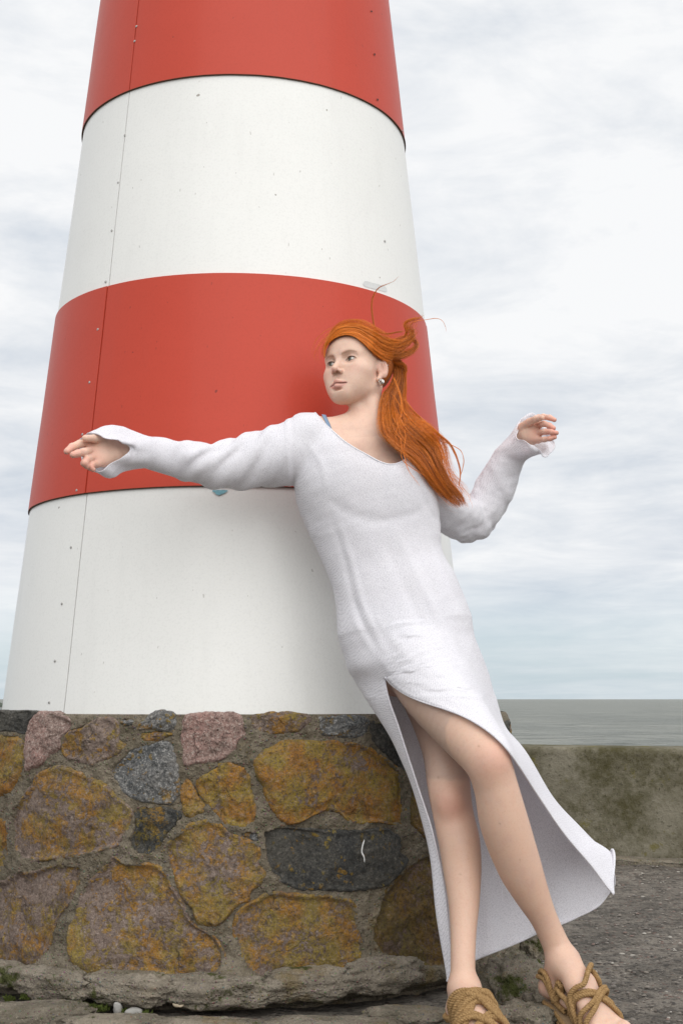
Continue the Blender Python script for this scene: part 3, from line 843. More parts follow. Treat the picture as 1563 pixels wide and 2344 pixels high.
slab_specs = [
 ((60, 2322), (.17, .075, .035), 'long pale slab of broken concrete at the foot of the base, leftmost', .3),
 ((265, 2345), (.13, .06, .030), 'pale broken slab below the moss at the foot of the base', .1),
 ((470, 2352), (.15, .06, .028), 'flat concrete slab in front of the pale round pebble', .0),
 ((760, 2352), (.16, .055, .030), 'flat concrete slab left of the standing foot', -.1),
 ((935, 2330), (.12, .06, .035), 'lumpy concrete slab just left of the roped sandal', -.2),
]
for k, ((px, py), sz, lb, rt) in enumerate(slab_specs):
    c = on_deck(px, py, .01); c[2] = .0
    V, Fq = rock(c, sz, 400 + k, rot=rt, ico=5, rough=.30)
    o = mesh_obj('concrete_slab', V, Fq, M['rubble']); o['label'] = lb; o['category'] = 'slab'; o['group'] = 'broken slabs at the foot of the base'
rock_specs = [
 ((1172, 2255), (.075, .07, .060), 'rough broken rock between the two feet', .4),
 ((1205, 2165), (.060, .055, .055), 'small broken rock under the dress hem beside the green tuft', .9),
 ((1130, 2195), (.07, .05, .05), 'mortar lump behind the standing ankle', .2),
 ((1190, 2335), (.085, .06, .045), 'flat broken rock in front, between the sandals', -.3),
 ((1250, 2290), (.05, .05, .035), 'low rock tucked beside the heel of the stepping foot', 1.2),
]
for k, ((px, py), sz, lb, rt) in enumerate(rock_specs):
    c = on_deck(px, py, .03); c[2] = sz[2] * .45
    V, Fq = rock(c, sz, 500 + k, rot=rt, ico=5, rough=.42)
    o = mesh_obj('rock', V, Fq, M['rubble']); o['label'] = lb; o['category'] = 'rock'; o['group'] = 'broken rocks at the foot of the base'

M['pebble_pale'] = simple_mat('pale_pebble', (.55, .46, .33), .5, 0, .1, 60)
M['pebble_grey'] = simple_mat('grey_pebble', (.30, .29, .27), .7, 0, .2, 60, .003)
for (px, py, z, sz, mt, lb) in ((409, 2298, .045, (.0135, .010, .008), 'pebble_pale', 'smooth cream pebble lying on the mortar ledge'),
                               (270, 2306, .04, (.011, .009, .014), 'pebble_grey', 'upright grey pebble in the moss under the base'),
                               (306, 2319, .03, (.020, .013, .012), 'pebble_grey', 'wide pale grey pebble right of the moss')):
    P = hit_cone(px, py, rad=lambda z: RB + .065)
    V, Fq = rock(P, sz, int(px), ico=3, rough=.12)
    o = mesh_obj('pebble', V, Fq, M[mt]); o['label'] = lb; o['category'] = 'pebble'

M['moss'] = simple_mat('moss_green', (.075, .10, .014), .9, 0, .5, 90)
M['drymoss'] = simple_mat('dry_moss', (.16, .13, .035), .9, 0, .5, 90)


def tufts(spots, seed, h, spread, per):
    rg = np.random.default_rng(seed); Vs = []; Fs = []; o_ = 0
    for c in spots:
        for k in range(per):
            b0 = np.asarray(c) + rg.normal(0, spread, 3) * [1, .6, .25]; hh = h * rg.uniform(.4, 1.2)
            dr_ = rg.normal(0, .6, 3); dr_[2] = abs(rg.normal(1, .3)); dr_ /= np.linalg.norm(dr_)
            sd_ = np.cross(dr_, rg.normal(0, 1, 3)); sd_ /= np.linalg.norm(sd_); wd = h * .07
            mid = b0 + dr_ * hh * .6; tip = b0 + dr_ * hh + np.array([0, 0, -hh * .2])
            Vs += [b0 - sd_ * wd, b0 + sd_ * wd, mid + sd_ * wd * .8, mid - sd_ * wd * .8, tip]
            Fs += [[o_, o_ + 1, o_ + 2], [o_, o_ + 2, o_ + 3], [o_ + 3, o_ + 2, o_ + 4]]; o_ += 5
    return np.array(Vs), np.array(Fs)


def hb(px, py, e=.05): return hit_cone(px, py, rad=lambda z: RB + e)


V, Fs = tufts([hb(x, y, .06) for x, y in ((100, 2290), (120, 2302), (145, 2298), (185, 2305), (210, 2310), (235, 2312), (60, 2285), (285, 2322), (330, 2325), (20, 2290))], 3, .016, .007, 150)
o = mesh_obj('moss', V, Fs, M['moss'], smooth=False); o['kind'] = 'stuff'; o['label'] = 'green moss in the crevice under the stone base'; o['category'] = 'moss'
V, Fs = tufts([on_deck(1206, 2206, .055), on_deck(1216, 2210, .05), on_deck(1226, 2211, .05)], 5, .018, .006, 90)
o = mesh_obj('grass_tuft', V, Fs, M['moss'], smooth=False); o['kind'] = 'stuff'; o['label'] = 'small green tuft behind the stepping foot'; o['category'] = 'grass'
M['whitechip'] = simple_mat('white_feather', (.8, .8, .78), .6)
Pf = [hit_cone(x, y, rad=lambda z: RB + .030) for x, y in ((834, 1922), (830, 1935), (828, 1950), (833, 1962), (834, 1974))]
V, Fq = tube(catmull(np.array(Pf), 14), np.array([.0004, .0013, .0017, .002, .0016, .0018, .0016, .0019, .0022, .002, .0016, .0014, .001, .0003]), 6)
o = mesh_obj('white_sliver', V, Fq, M['whitechip']); o['label'] = 'thin white curved sliver stuck on the dark grey stone'; o['category'] = 'sliver'
# ------------------------------------------------------------------ the person and her clothes
# ------------------------------------------------------------------ the person: implicit-surface body
def smin(a, b, k):
    h = np.clip(.5 + .5 * (b - a) / k, 0, 1)
    return b + (a - b) * h - k * h * (1 - h)


class Prim:
    """a rounded limb segment between two points, elliptical in section, or an ellipsoid (p0 == p1)"""
    def __init__(s, p0, p1, r0, r1, k=.02, ax=None, op='add', cap=None):
        s.p0 = np.asarray(p0, float); s.p1 = np.asarray(p1, float); s.k = k; s.op = op
        s.r0 = np.broadcast_to(np.asarray(r0, float), (2,)).copy(); s.r1 = np.broadcast_to(np.asarray(r1, float), (2,)).copy()
        d = s.p1 - s.p0; s.L = np.linalg.norm(d)
        s.W = d / s.L if s.L > 1e-9 else np.array([0, 0, 1.])
        ax = np.array([1., 0, 0]) if ax is None else np.asarray(ax, float)
        U = ax - s.W * ax.dot(s.W); s.U = U / (np.linalg.norm(U) + 1e-12); s.V = np.cross(s.W, s.U)
        s.cap = cap
        m = max(s.r0.max(), s.r1.max(), cap or 0)
        s.lo = np.minimum(s.p0, s.p1) - m - 3 * k - .01; s.hi = np.maximum(s.p0, s.p1) + m + 3 * k + .01

    def __call__(s, P):
        q = P - s.p0; w = q @ s.W; t = np.clip(w / s.L, 0, 1) if s.L > 1e-9 else np.zeros(len(P))
        a = s.r0[0] + (s.r1[0] - s.r0[0]) * t; b = s.r0[1] + (s.r1[1] - s.r0[1]) * t
        u = q @ s.U; v = q @ s.V; ww = w - t * s.L
        c = np.minimum(a, b) if s.cap is None else s.cap
        k0 = np.sqrt((u / a) ** 2 + (v / b) ** 2 + (ww / c) ** 2) + 1e-9
        k1 = np.sqrt((u / a ** 2) ** 2 + (v / b ** 2) ** 2 + (ww / c ** 2) ** 2) + 1e-9
        return k0 * (k0 - 1) / k1


class Chain:
    """one smooth tapering limb: dense segments joined without bulges"""
    def __init__(s, pts, rad, k=.02, ax=None, n=None):
        pts = np.asarray(pts, float); rad = np.asarray(rad, float)
        if rad.ndim == 1: rad = np.stack([rad, rad], 1)
        n = n or 5 * (len(pts) - 1) + 1
        Q = catmull(np.concatenate([pts, rad], 1), n); s.op = 'add'; s.k = k
        axs = [ax] * (n - 1) if ax is None or np.ndim(ax) == 1 else [ax[min(len(ax) - 1, i * len(ax) // (n - 1))] for i in range(n - 1)]
        s.seg = [Prim(Q[i, :3], Q[i + 1, :3], Q[i, 3:], Q[i + 1, 3:], k, axs[i]) for i in range(n - 1)]
        s.lo = np.min([p.lo for p in s.seg], 0); s.hi = np.max([p.hi for p in s.seg], 0)

    def __call__(s, P):
        d = np.full(len(P), 1.); mn, mx = P.min(0), P.max(0)
        for p in s.seg:
            if (p.lo - .02 > mx).any() or (p.hi + .02 < mn).any(): continue
            m = np.all((P > p.lo - .02) & (P < p.hi + .02), 1)
            if m.any(): d[m] = np.minimum(d[m], p(P[m]))
        return d


def ell(c, r, R=None, k=.02, op='add'):
    """ellipsoid with radii along the columns of R"""
    R = np.eye(3) if R is None else R
    e = Prim(c, c, (r[0], r[1]), (r[0], r[1]), k, R[:, 0], op, cap=r[2])
    e.U, e.V, e.W = R[:, 0], R[:, 1], R[:, 2]; m = max(r)
    e.lo = np.asarray(c) - m - 3 * k - .01; e.hi = np.asarray(c) + m + 3 * k + .01
    return e


def field(prims, P):
    if len(P) > 16000:
        return np.concatenate([field(prims, P[i:i + 12000]) for i in range(0, len(P), 12000)])
    d = np.full(len(P), 1.); mn, mx = P.min(0), P.max(0)
    for p in prims:
        if (p.lo > mx).any() or (p.hi < mn).any(): continue
        m = np.all((P > p.lo) & (P < p.hi), 1)
        if not m.any(): continue
        v = p(P[m])
        if p.op == 'add': d[m] = smin(d[m], v, p.k)
        else: d[m] = -smin(-d[m], v, p.k)
    return d


def surface_net(fn, lo, hi, h):
    """naive surface nets, evaluated only in blocks near the surface"""
    lo = np.asarray(lo, float); n = np.ceil((np.asarray(hi) - lo) / h).astype(int) + 1
    Bk = 8; nb = (n + Bk - 1) // Bk; n = nb * Bk
    Vg = np.ones(n, np.float32)
    bi = np.stack(np.meshgrid(*[np.arange(k) for k in nb], indexing='ij'), -1).reshape(-1, 3)
    cen = lo + (bi * Bk + Bk / 2 - .5) * h
    dc = fn(cen); act = np.abs(dc) < Bk * h * .87 * 1.9 + .012
    off = np.stack(np.meshgrid(*[np.arange(Bk)] * 3, indexing='ij'), -1).reshape(-1, 3)
    ins = bi[(~act) & (dc < 0)]
    for b in ins: Vg[b[0] * Bk:b[0] * Bk + Bk, b[1] * Bk:b[1] * Bk + Bk, b[2] * Bk:b[2] * Bk + Bk] = -1
    ba = bi[act]
    for c0 in range(0, len(ba), 24):
        idx = (ba[c0:c0 + 24, None] * Bk + off[None]).reshape(-1, 3)
        Vg[idx[:, 0], idx[:, 1], idx[:, 2]] = fn(lo + idx * h)
    s = Vg < 0
    c = s[:-1, :-1, :-1].astype(np.int8)
    tot = np.zeros_like(c)
    for dx in (0, 1):
        for dy in (0, 1):
            for dz in (0, 1):
                tot += s[dx:n[0] - 1 + dx, dy:n[1] - 1 + dy, dz:n[2] - 1 + dz]
    cell = np.argwhere((tot > 0) & (tot < 8))
    cid = np.full(tot.shape, -1, np.int32); cid[cell[:, 0], cell[:, 1], cell[:, 2]] = np.arange(len(cell))
    acc = np.zeros((len(cell), 3)); cnt = np.zeros(len(cell))
    cor = [(0, 0, 0), (1, 0, 0), (0, 1, 0), (1, 1, 0), (0, 0, 1), (1, 0, 1), (0, 1, 1), (1, 1, 1)]
    val = [Vg[cell[:, 0] + a, cell[:, 1] + b, cell[:, 2] + c_] for a, b, c_ in cor]
    for i in range(8):
        for j in range(i + 1, 8):
            if sum(abs(x - y) for x, y in zip(cor[i], cor[j])) != 1: continue
            m = (val[i] < 0) != (val[j] < 0)
            t = (val[i][m] / (val[i][m] - val[j][m]))[:, None]
            acc[m] += np.array(cor[i]) * (1 - t) + np.array(cor[j]) * t; cnt[m] += 1
    V = lo + (cell + acc / cnt[:, None]) * h
    Fs = []
    for ax in range(3):
        sl0 = [slice(None)] * 3; sl1 = [slice(None)] * 3; sl0[ax] = slice(0, -1); sl1[ax] = slice(1, None)
        a = s[tuple(sl0)]; b = s[tuple(sl1)]
        e = np.argwhere(a != b); u, v = [(1, 2), (2, 0), (0, 1)][ax]
        ok = (e[:, u] > 0) & (e[:, v] > 0) & (e[:, u] < n[u] - 1) & (e[:, v] < n[v] - 1); e = e[ok]
        flip = a[e[:, 0], e[:, 1], e[:, 2]]
        def cc(du, dv):
            k = e.copy(); k[:, u] += du; k[:, v] += dv; return cid[k[:, 0], k[:, 1], k[:, 2]]
        q = np.stack([cc(-1, -1), cc(0, -1), cc(0, 0), cc(-1, 0)], 1)
        q[~flip] = q[~flip][:, ::-1]; Fs.append(q[(q >= 0).all(1)])
    return V, np.concatenate(Fs)


def project(fn, V, it=2):
    for _ in range(it):
        e = 6e-4; d = fn(V)
        g = np.stack([fn(V + np.eye(3)[k] * e) - d for k in range(3)], 1) / e
        g /= np.maximum((g ** 2).sum(1), .25)[:, None]
        V = V - np.clip(d, -.004, .004)[:, None] * g
    return V


def clip_mesh(V, Fq, f, extra=None):
    """keep f>=0, cutting quads/tris exactly along f=0"""
    T = np.concatenate([Fq[:, [0, 1, 2]], Fq[:, [0, 2, 3]]]) if Fq.shape[1] == 4 else Fq
    ins = f >= 0; k = ins[T].sum(1)
    keep = T[k == 3]; part = T[(k > 0) & (k < 3)]
    cache = {}; NV = [V]; nn = len(V); add = []; out = []
    def cut(a, b):
        nonlocal nn
        key = (a, b) if a < b else (b, a)
        if key not in cache:
            t = f[key[0]] / (f[key[0]] - f[key[1]]); add.append(V[key[0]] * (1 - t) + V[key[1]] * t)
            cache[key] = nn; nn += 1
        return cache[key]
    for t in part:
        poly = []
        for i in range(3):
            a, b = int(t[i]), int(t[(i + 1) % 3])
            if ins[a]: poly.append(a)
            if ins[a] != ins[b]: poly.append(cut(a, b))
        for i in range(1, len(poly) - 1): out.append([poly[0], poly[i], poly[i + 1]])
    V2 = np.concatenate([V, np.array(add).reshape(-1, 3)]) if add else V
    T2 = np.concatenate([keep, np.array(out, int).reshape(-1, 3)])
    used, invx = np.unique(T2, return_inverse=True)
    return V2[used], invx.reshape(-1, 3)


def relax(V, T, it, lam=.5, keep=None):
    E = np.unique(np.sort(np.concatenate([T[:, [i, (i + 1) % T.shape[1]]] for i in range(T.shape[1])]), 1), axis=0)
    for _ in range(it):
        S = np.zeros_like(V); c = np.zeros(len(V))
        np.add.at(S, E[:, 0], V[E[:, 1]]); np.add.at(S, E[:, 1], V[E[:, 0]])
        np.add.at(c, E[:, 0], 1); np.add.at(c, E[:, 1], 1)
        N = V + lam * (S / np.maximum(c, 1)[:, None] - V)
        if keep is not None: N[keep] = V[keep]
        V = N
    return V


def boundary_loops(T):
    E = np.concatenate([T[:, [0, 1]], T[:, [1, 2]], T[:, [2, 0]]]); nxt = {}
    S = set(map(tuple, E.tolist()))
    for a, b in S:
        if (b, a) not in S: nxt[a] = b
    loops = []
    while nxt:
        a = next(iter(nxt)); lp = [a]; b = nxt.pop(a)
        while b != a and b in nxt: lp.append(b); b = nxt.pop(b)
        loops.append(lp)
    return loops


person = thing('person', 'red-haired woman in a long white knit dress leaning back against the stone base', 'person', tuple(on_deck(1180, 2360)))

# --- head frame: columns = her right, forward (out of the face), up
HR = np.array([[-.8030, -.5951, .0334], [.5943, -.8037, -.0293], [.0443, -.0036, .9990]])
HROLL, HPITCH = 5, 6
HR = np.array(Matrix.Rotation(math.radians(-3.9), 3, 'X')) @ HR @ np.array(Matrix.Rotation(math.radians(HPITCH), 3, 'X')) @ np.array(Matrix.Rotation(math.radians(HROLL), 3, 'Y'))
HC = np.array([0.0414, 3.3599, 1.5820]); HS = 1.015


def H(x, y, z): return HC + HR @ (np.array([x, y, z]) * HS)


def hp(c, r, k=.01, op='add', R=None):
    return ell(H(*c), [q * HS for q in r], HR if R is None else HR @ R, k, op)


def hs(a, b, r0, r1, k=.008, op='add', ax=(1, 0, 0)):
    return Prim(H(*a), H(*b), np.asarray(r0) * HS, np.asarray(r1) * HS, k, HR @ np.array(ax, float), op)


def Rx(d): return np.array(Matrix.Rotation(math.radians(d), 3, 'X'))
def Ry(d): return np.array(Matrix.Rotation(math.radians(d), 3, 'Y'))
def Rz(d): return np.array(Matrix.Rotation(math.radians(d), 3, 'Z'))


head = [
    hp((0, -.018, .044), (.073, .092, .084), .02),                    # cranium
    hp((0, .034, .040), (.066, .052, .060), .03),                     # forehead
    hp((0, .028, -.020), (.0565, .051, .060), .03),                    # face mass
    hp((0, .047, -.054), (.038, .035, .036), .02),                    # muzzle and jaw front
    hp((0, .062, -.074), (.018, .020, .017), .022),                   # chin
]
for sx in (-1, 1):
    head += [
        hs((sx * .052, -.012, -.042), (sx * .016, .058, -.077), .016, .013, .028),    # jaw line
        hp((sx * .044, .044, -.014), (.022, .026, .020), .022),                        # cheekbone
        hp((sx * .031, .047, -.040), (.022, .026, .028), .024),                        # cheek
        hs((sx * .012, .0745, .0260), (sx * .044, .0595, .0290), .0085, .0075, .016),       # brow ridge
        hp((sx * .030, .082, .012), (.0185, .016, .0125), .012, 'sub'),                # socket
        hp((sx * .031, .0625, .0115), (.0150, .0145, .0135), .006),                    # lids over the eyeball
        hp((sx * .0310, .0790, .0100), (.0150, .012, .0052), .002, 'sub', Ry(-sx * 7)), # lid opening
    ]
head += [
    hs((0, .076, .020), (0, .090, -.010), (.0064, .0074), (.0070, .0082), .008),       # nasal bridge
    hs((0, .090, -.010), (0, .0975, -.0190), .0080, .0086, .006),                     # tip
    hp((.0108, .0865, -.0240), (.0060, .0090, .0060), .005), hp((-.0108, .0865, -.0240), (.0060, .0090, .0060), .005),
    hp((.0060, .0915, -.0290), (.0040, .0058, .0040), .002, 'sub'), hp((-.0060, .0915, -.0290), (.0040, .0058, .0040), .002, 'sub'),
    hp((0, .0905, -.0425), (.0042, .006, .009), .006, 'sub'),                         # philtrum
    hs((0, .0850, -.0512), (.0185, .0715, -.0560), (.0088, .0058), (.004, .003), .005), hs((0, .0850, -.0512), (-.023, .0710, -.0560), (.0088, .0058), (.004, .003), .005),
    hs((0, .0830, -.0628), (.020, .0725, -.0590), (.0095, .0078), (.004, .003), .005), hs((0, .0830, -.0628), (-.020, .0725, -.0590), (.0095, .0078), (.004, .003), .005),
    hs((-.023, .0835, -.0567), (.023, .0835, -.0567), (.0011, .010), (.0011, .010), .002, 'sub', ax=(0, 0, 1)),   # mouth line
    hp((0, .0845, -.0715), (.014, .006, .003), .006, 'sub'),
]
# ears
for sx in (-1, 1):
    ER = Rz(sx * 22) @ Rx(-8)
    head += [hp((sx * .0735, -.008, .004), (.0075, .0165, .0265), .006, 'add', ER),
             hs((sx * .071, -.002, -.020), (sx * .0695, .004, -.031), .0062, .0055, .005),
             hp((sx * .0810, -.0045, .004), (.0060, .0098, .0175), .002, 'sub', ER),
             hs((sx * .0770, -.003, .016), (sx * .0765, -.012, -.008), .0022, .002, .003)]

# --- body landmarks (seen position, distance)
NB = at(851, 992, 2.345); CH = at(846, 1080, 2.335)
SHR = at(702, 1003, 2.30); SHL = at(965, 1100, 2.34)
ELR = at(452, 1062, 2.27); WRR = at(292, 1033, 2.13)
ELL = at(1083, 1190, 2.50); WRL = at(1188, 1003, 2.44)
WAI = at(890, 1300, 2.30); HIP = at(932, 1440, 2.27)
HJR = at(900, 1480, 2.27); HJL = at(968, 1490, 2.25)
KNR = at(1031, 1835, 2.13); ANR = at(1059, 2240, 2.00)        # standing leg
KNL = at(1121, 1755, 1.975); ANL = at(1283, 2180, 2.06)       # stepping leg
latT = (SHL - SHR) / np.linalg.norm(SHL - SHR)
latH = (HJL - HJR) / np.linalg.norm(HJL - HJR)

neck = [
    Prim(H(-.010, -.016, -.035), NB + np.array([.004, .005, .0]), (.040, .044), (.047, .050), .014, latT),
    Prim(H(-.030, -.012, -.050), NB + np.array([.022, -.045, -.035]), .016, .011, .018),      # neck muscle
    Prim(H(.004, .018, -.055), NB + np.array([-.006, -.045, -.045]), .014, .013, .018),
    Prim(NB + np.array([0, .02, .005]), SHR + np.array([.03, .01, .012]), (.040, .040), (.034, .034), .04),
    Prim(NB + np.array([0, .02, -.015]), SHL + np.array([-.03, .01, .02]), (.040, .040), (.034, .034), .04),
    Prim(NB + np.array([-.015, -.045, -.055]), SHR + np.array([.035, -.035, -.01]), .009, .010, .022),     # collar bones
    Prim(NB + np.array([.012, -.045, -.062]), SHL + np.array([-.035, -.035, .01]), .009, .010, .022),
]
torso = [
    Chain([NB + (CH - NB) * .35, CH, WAI, HIP, (HJR + HJL) / 2 + np.array([.01, 0, -.03])],
          [(.120, .060), (.145, .085), (.112, .078), (.142, .095), (.140, .09)], .05, latT, 17),
    ell(at(764, 1095, 2.275), (.058, .050, .056), None, .04), ell(at(908, 1120, 2.275), (.058, .050, .056), None, .04),
    Prim(SHR, SHR, .050, .050, .05), Prim(SHL, SHL, .050, .050, .05),
]
armR = [Chain([SHR, (SHR + ELR) / 2, ELR, (ELR * .6 + WRR * .4), WRR], [.045, .040, .034, .033, .0235], .03)]
armL = [Chain([SHL, (SHL + ELL) / 2, ELL, (ELL * .6 + WRL * .4), WRL], [.045, .040, .035, .034, .0235], .03)]


def limb(specs, k=.02, ax=None):
    """specs: (px, py, Y, radius) down a limb"""
    return [Chain([at(*q[:3]) for q in specs], [q[3] for q in specs], k, ax, 7 * (len(specs) - 1) + 1)]


legL = limb([(932, 1478, 2.235, .088), (984, 1570, 2.155, .080), (1056, 1665, 2.055, .0655), (1111, 1737, 1.985, .0530),
             (1134, 1800, 1.985, .0495), (1154, 1885, 2.00, .0545), (1186, 1978, 2.02, .0500), (1213, 2040, 2.035, .0405), (1242, 2098, 2.05, .0310), (1266, 2150, 2.06, .0300), (1286, 2196, 2.06, .034)])
legL += [ell(at(1126, 1738, 1.958), (.030, .026, .034), None, .022)]
legR = limb([(930, 1470, 2.33, .078), (985, 1600, 2.29, .068), (1018, 1710, 2.21, .0570), (1027, 1800, 2.15, .0505),
             (1036, 1860, 2.135, .0475), (1050, 1925, 2.115, .0480), (1057, 1985, 2.10, .0445), (1061, 2060, 2.07, .0360), (1060, 2136, 2.04, .0290), (1059, 2215, 2.01, .0272), (1061, 2256, 2.0, .0310)])
legR += [ell(at(1031, 1836, 2.100), (.028, .022, .036), None, .022)]
# feet: heel, instep, ball, toes
def foot(an, toe_dir, heel_drop, inst, out_side, seed):
    d = np.array([toe_dir[0], toe_dir[1], 0.]); d /= np.linalg.norm(d); sd_ = np.array([-d[1], d[0], 0.]) * out_side
    z = lambda p, h: np.array([p[0], p[1], h])
    an0 = an.copy(); heel = z(an0 - d * .038, heel_drop + .030); ball = z(an0 + d * .118, .050); mid = z(an0 + d * .055, (an0[2] + .06) * .5 + .004)
    pr = [Prim(an0, heel, .032, .027, .018), Prim(an0 + d * .012 + np.array([0, 0, -.006]), mid + np.array([0, 0, .004]), (.033, .032), (.035, .027), .018, sd_),
          Prim(mid, ball, (.036, .026), (.043, .020), .016, sd_), Prim(heel, ball + np.array([0, 0, -.006]), (.025, .02), (.036, .014), .016, sd_)]
    for k in range(5):
        o_ = (k - 2) * .0165; L_ = [.060, .058, .052, .045, .036][k]; r_ = [.0125, .0092, .0088, .0084, .0082][k]
        b0 = ball + sd_ * (-o_) + np.array([0, 0, -.006]); b1 = b0 + d * L_ * .55 + np.array([0, 0, -.004]); b2 = b0 + d * L_ + np.array([0, 0, -.014])
        pr += [Prim(b0, b1, r_ * 1.15, r_, .006), Prim(b1, b2, r_, r_ * .9, .004)]
    return pr, (d, sd_, heel, mid, ball)


footL, fL = foot(at(1286, 2200, 2.055), (.58, -.82), .065, 0, 1, 0)
footR, fR = foot(at(1061, 2262, 2.0), (.22, -.97), .028, 0, -1, 0)


def hand(wr, palm_c, knuckles, fingers, thumb, pal_r, nrm):
    """fingers: list of 4 (points, radii); all joints given explicitly"""
    pr = [Prim(wr, wr + (palm_c - wr) * .5, (.027, .019), (.032, .017), .014, np.cross(nrm, palm_c - wr))]
    for kpt in knuckles:
        pr.append(Prim(wr + (palm_c - wr) * .45 + (kpt - palm_c) * .35, kpt, .0145, .0100, .012))
    pr.append(Prim(palm_c, palm_c + (palm_c - wr) * .1, (.034, pal_r), (.036, pal_r * .9), .012, np.cross(nrm, palm_c - wr)))
    for P, r in fingers + [thumb]:
        for i in range(len(P) - 1): pr.append(Prim(P[i], P[i + 1], r[i], r[i + 1], .0035))
    return pr


# her right hand: palm to the camera, fingers loosely curled, pointing left
kR = [at(204, 1014, 2.075), at(207, 1031, 2.065), at(212, 1048, 2.062), at(222, 1062, 2.066)]
fgR = [(A((204, 1014, 2.075), (184, 1016, 2.050), (166, 1023, 2.030), (154, 1033, 2.015)), [0.0101, 0.0096, 0.0088, 0.0075]),
       (A((207, 1031, 2.065), (193, 1035, 2.030), (179, 1038, 2.005), (168, 1041, 1.995)), [0.0101, 0.0096, 0.0088, 0.0077]),
       (A((212, 1048, 2.062), (199, 1052, 2.030), (194, 1060, 2.010), (200, 1067, 2.015)), [0.0098, 0.0092, 0.0085, 0.0074]),
       (A((222, 1062, 2.066), (212, 1064, 2.040), (207, 1070, 2.025), (214, 1075, 2.028)), [0.0079, 0.0074, 0.0068, 0.0059])]
thR = (A((268, 1014, 2.12), (240, 1008, 2.095), (217, 1004, 2.062), (196, 1003, 2.035)), [0.0138, 0.0109, 0.0098, 0.0079])
handR = hand(WRR, at(238, 1036, 2.092), kR, fgR, thR, .014, np.array([0, -1, .1]))
# her left hand: relaxed, fingers to the right, palm half turned to the camera
kL = [at(1232, 957, 2.405), at(1234, 972, 2.385), at(1233, 991, 2.375), at(1231, 1007, 2.370)]
fgL = [(A((1232, 957, 2.405), (1243, 954, 2.375), (1257, 956, 2.350), (1268, 961, 2.34)), [0.0086, 0.0079, 0.0072, 0.0060]),
       (A((1234, 972, 2.385), (1244, 970, 2.350), (1256, 974, 2.330), (1266, 980, 2.325)), [0.0086, 0.0079, 0.0072, 0.0062]),
       (A((1233, 991, 2.375), (1247, 988, 2.335), (1261, 989, 2.315), (1273, 991, 2.31)), [0.0081, 0.0076, 0.0070, 0.0058]),
       (A((1231, 1007, 2.370), (1245, 1006, 2.335), (1258, 1004, 2.320), (1269, 1001, 2.315)), [0.0076, 0.0069, 0.0063, 0.0053])]
thL = (A((1196, 978, 2.41), (1212, 966, 2.380), (1226, 959, 2.355), (1240, 956, 2.335)), [0.0136, 0.0106, 0.0090, 0.0069])
handL = hand(WRL + np.array([.002, -.01, .0]), at(1211, 990, 2.402), kL, fgL, thL, .0150, np.array([-.2, -1, .1]))

allp = neck + torso + armR + armL + legL + legR
def region(prims, lo, hi, h, proj=1):
    fn = lambda P: field(prims, P)
    V, Fq = surface_net(fn, lo, hi, h)
    return project(fn, V, proj), Fq


parts_body = []
zcut = (H(0, 0, 0)[2] - .30)
neckset = head + neck + torso + armR + armL
V, Fq = region(neckset, H(0, 0, 0) + [-.135, -.17, -.315], H(0, 0, 0) + [.175, .13, .14], .0017, 2); parts_body.append((V, Fq))
lo_t = np.array([-.38, 3.0, .55]); hi_t = np.array([.62, 3.78, 1.54])
V, Fq = region(torso + neck + armR + armL + legL + legR, lo_t, hi_t, .0085, 1)
# the fine head/neck surface replaces the coarse one where they meet
f = np.maximum(np.maximum(V[:, 0] - (HC[0] + .165), (HC[0] - .127) - V[:, 0]), (HC[2] - .307) - V[:, 2])
V, Fq = clip_mesh(V, Fq, f); 
body_tor = (V, Fq)
V, Fq = region(armR + handR, np.minimum(WRR, at(140, 1110, 2.1)) - [.02, .14, .05], np.maximum(WRR, at(300, 960, 2.2)) + [.03, .08, .03], .0016, 1); hR_ = (V, Fq)
V, Fq = region(armL + handL, at(1150, 1060, 2.44) - [.02, .16, .02], at(1290, 925, 2.44) + [.02, .05, .03], .0016, 1); hL_ = (V, Fq)
V, Fq = region(legL + legR + footL + footR, [.04, 2.68, -.02], [.76, 3.50, .92], .0034, 1); leg_ = (V, Fq)


def taubin(V, Fq, n):
    for _ in range(n): V = relax(V, Fq, 1, .5); V = relax(V, Fq, 1, -.52)
    return V


leg_ = (taubin(leg_[0], leg_[1], 10), leg_[1])


def tri(m):
    V, Fq = m
    return (V, Fq) if Fq.shape[1] == 3 else (V, np.concatenate([Fq[:, [0, 1, 2]], Fq[:, [0, 2, 3]]]))


BV, BF = merge([tri(parts_body[0]), tri(body_tor), tri(hR_), tri(hL_), tri(leg_)])

# pigment: lips, blush, knuckles and knees, brows, and some painted light and shade
def gauss(P, c, r): return np.exp(-(((P - np.asarray(c)) / np.asarray(r)) ** 2).sum(1))


lp = ((BV - HC) @ HR) / HS                       # head-local coordinates
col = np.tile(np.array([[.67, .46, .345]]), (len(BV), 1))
hm = (np.abs(lp[:, 0]) < .12) & (np.abs(lp[:, 1]) < .14) & (lp[:, 2] > -.12) & (lp[:, 2] < .15)
def tint(mask, c, a):
    global col
    a = np.clip(a * mask, 0, 1)[:, None]; col = col * (1 - a) + np.array([c]) * a


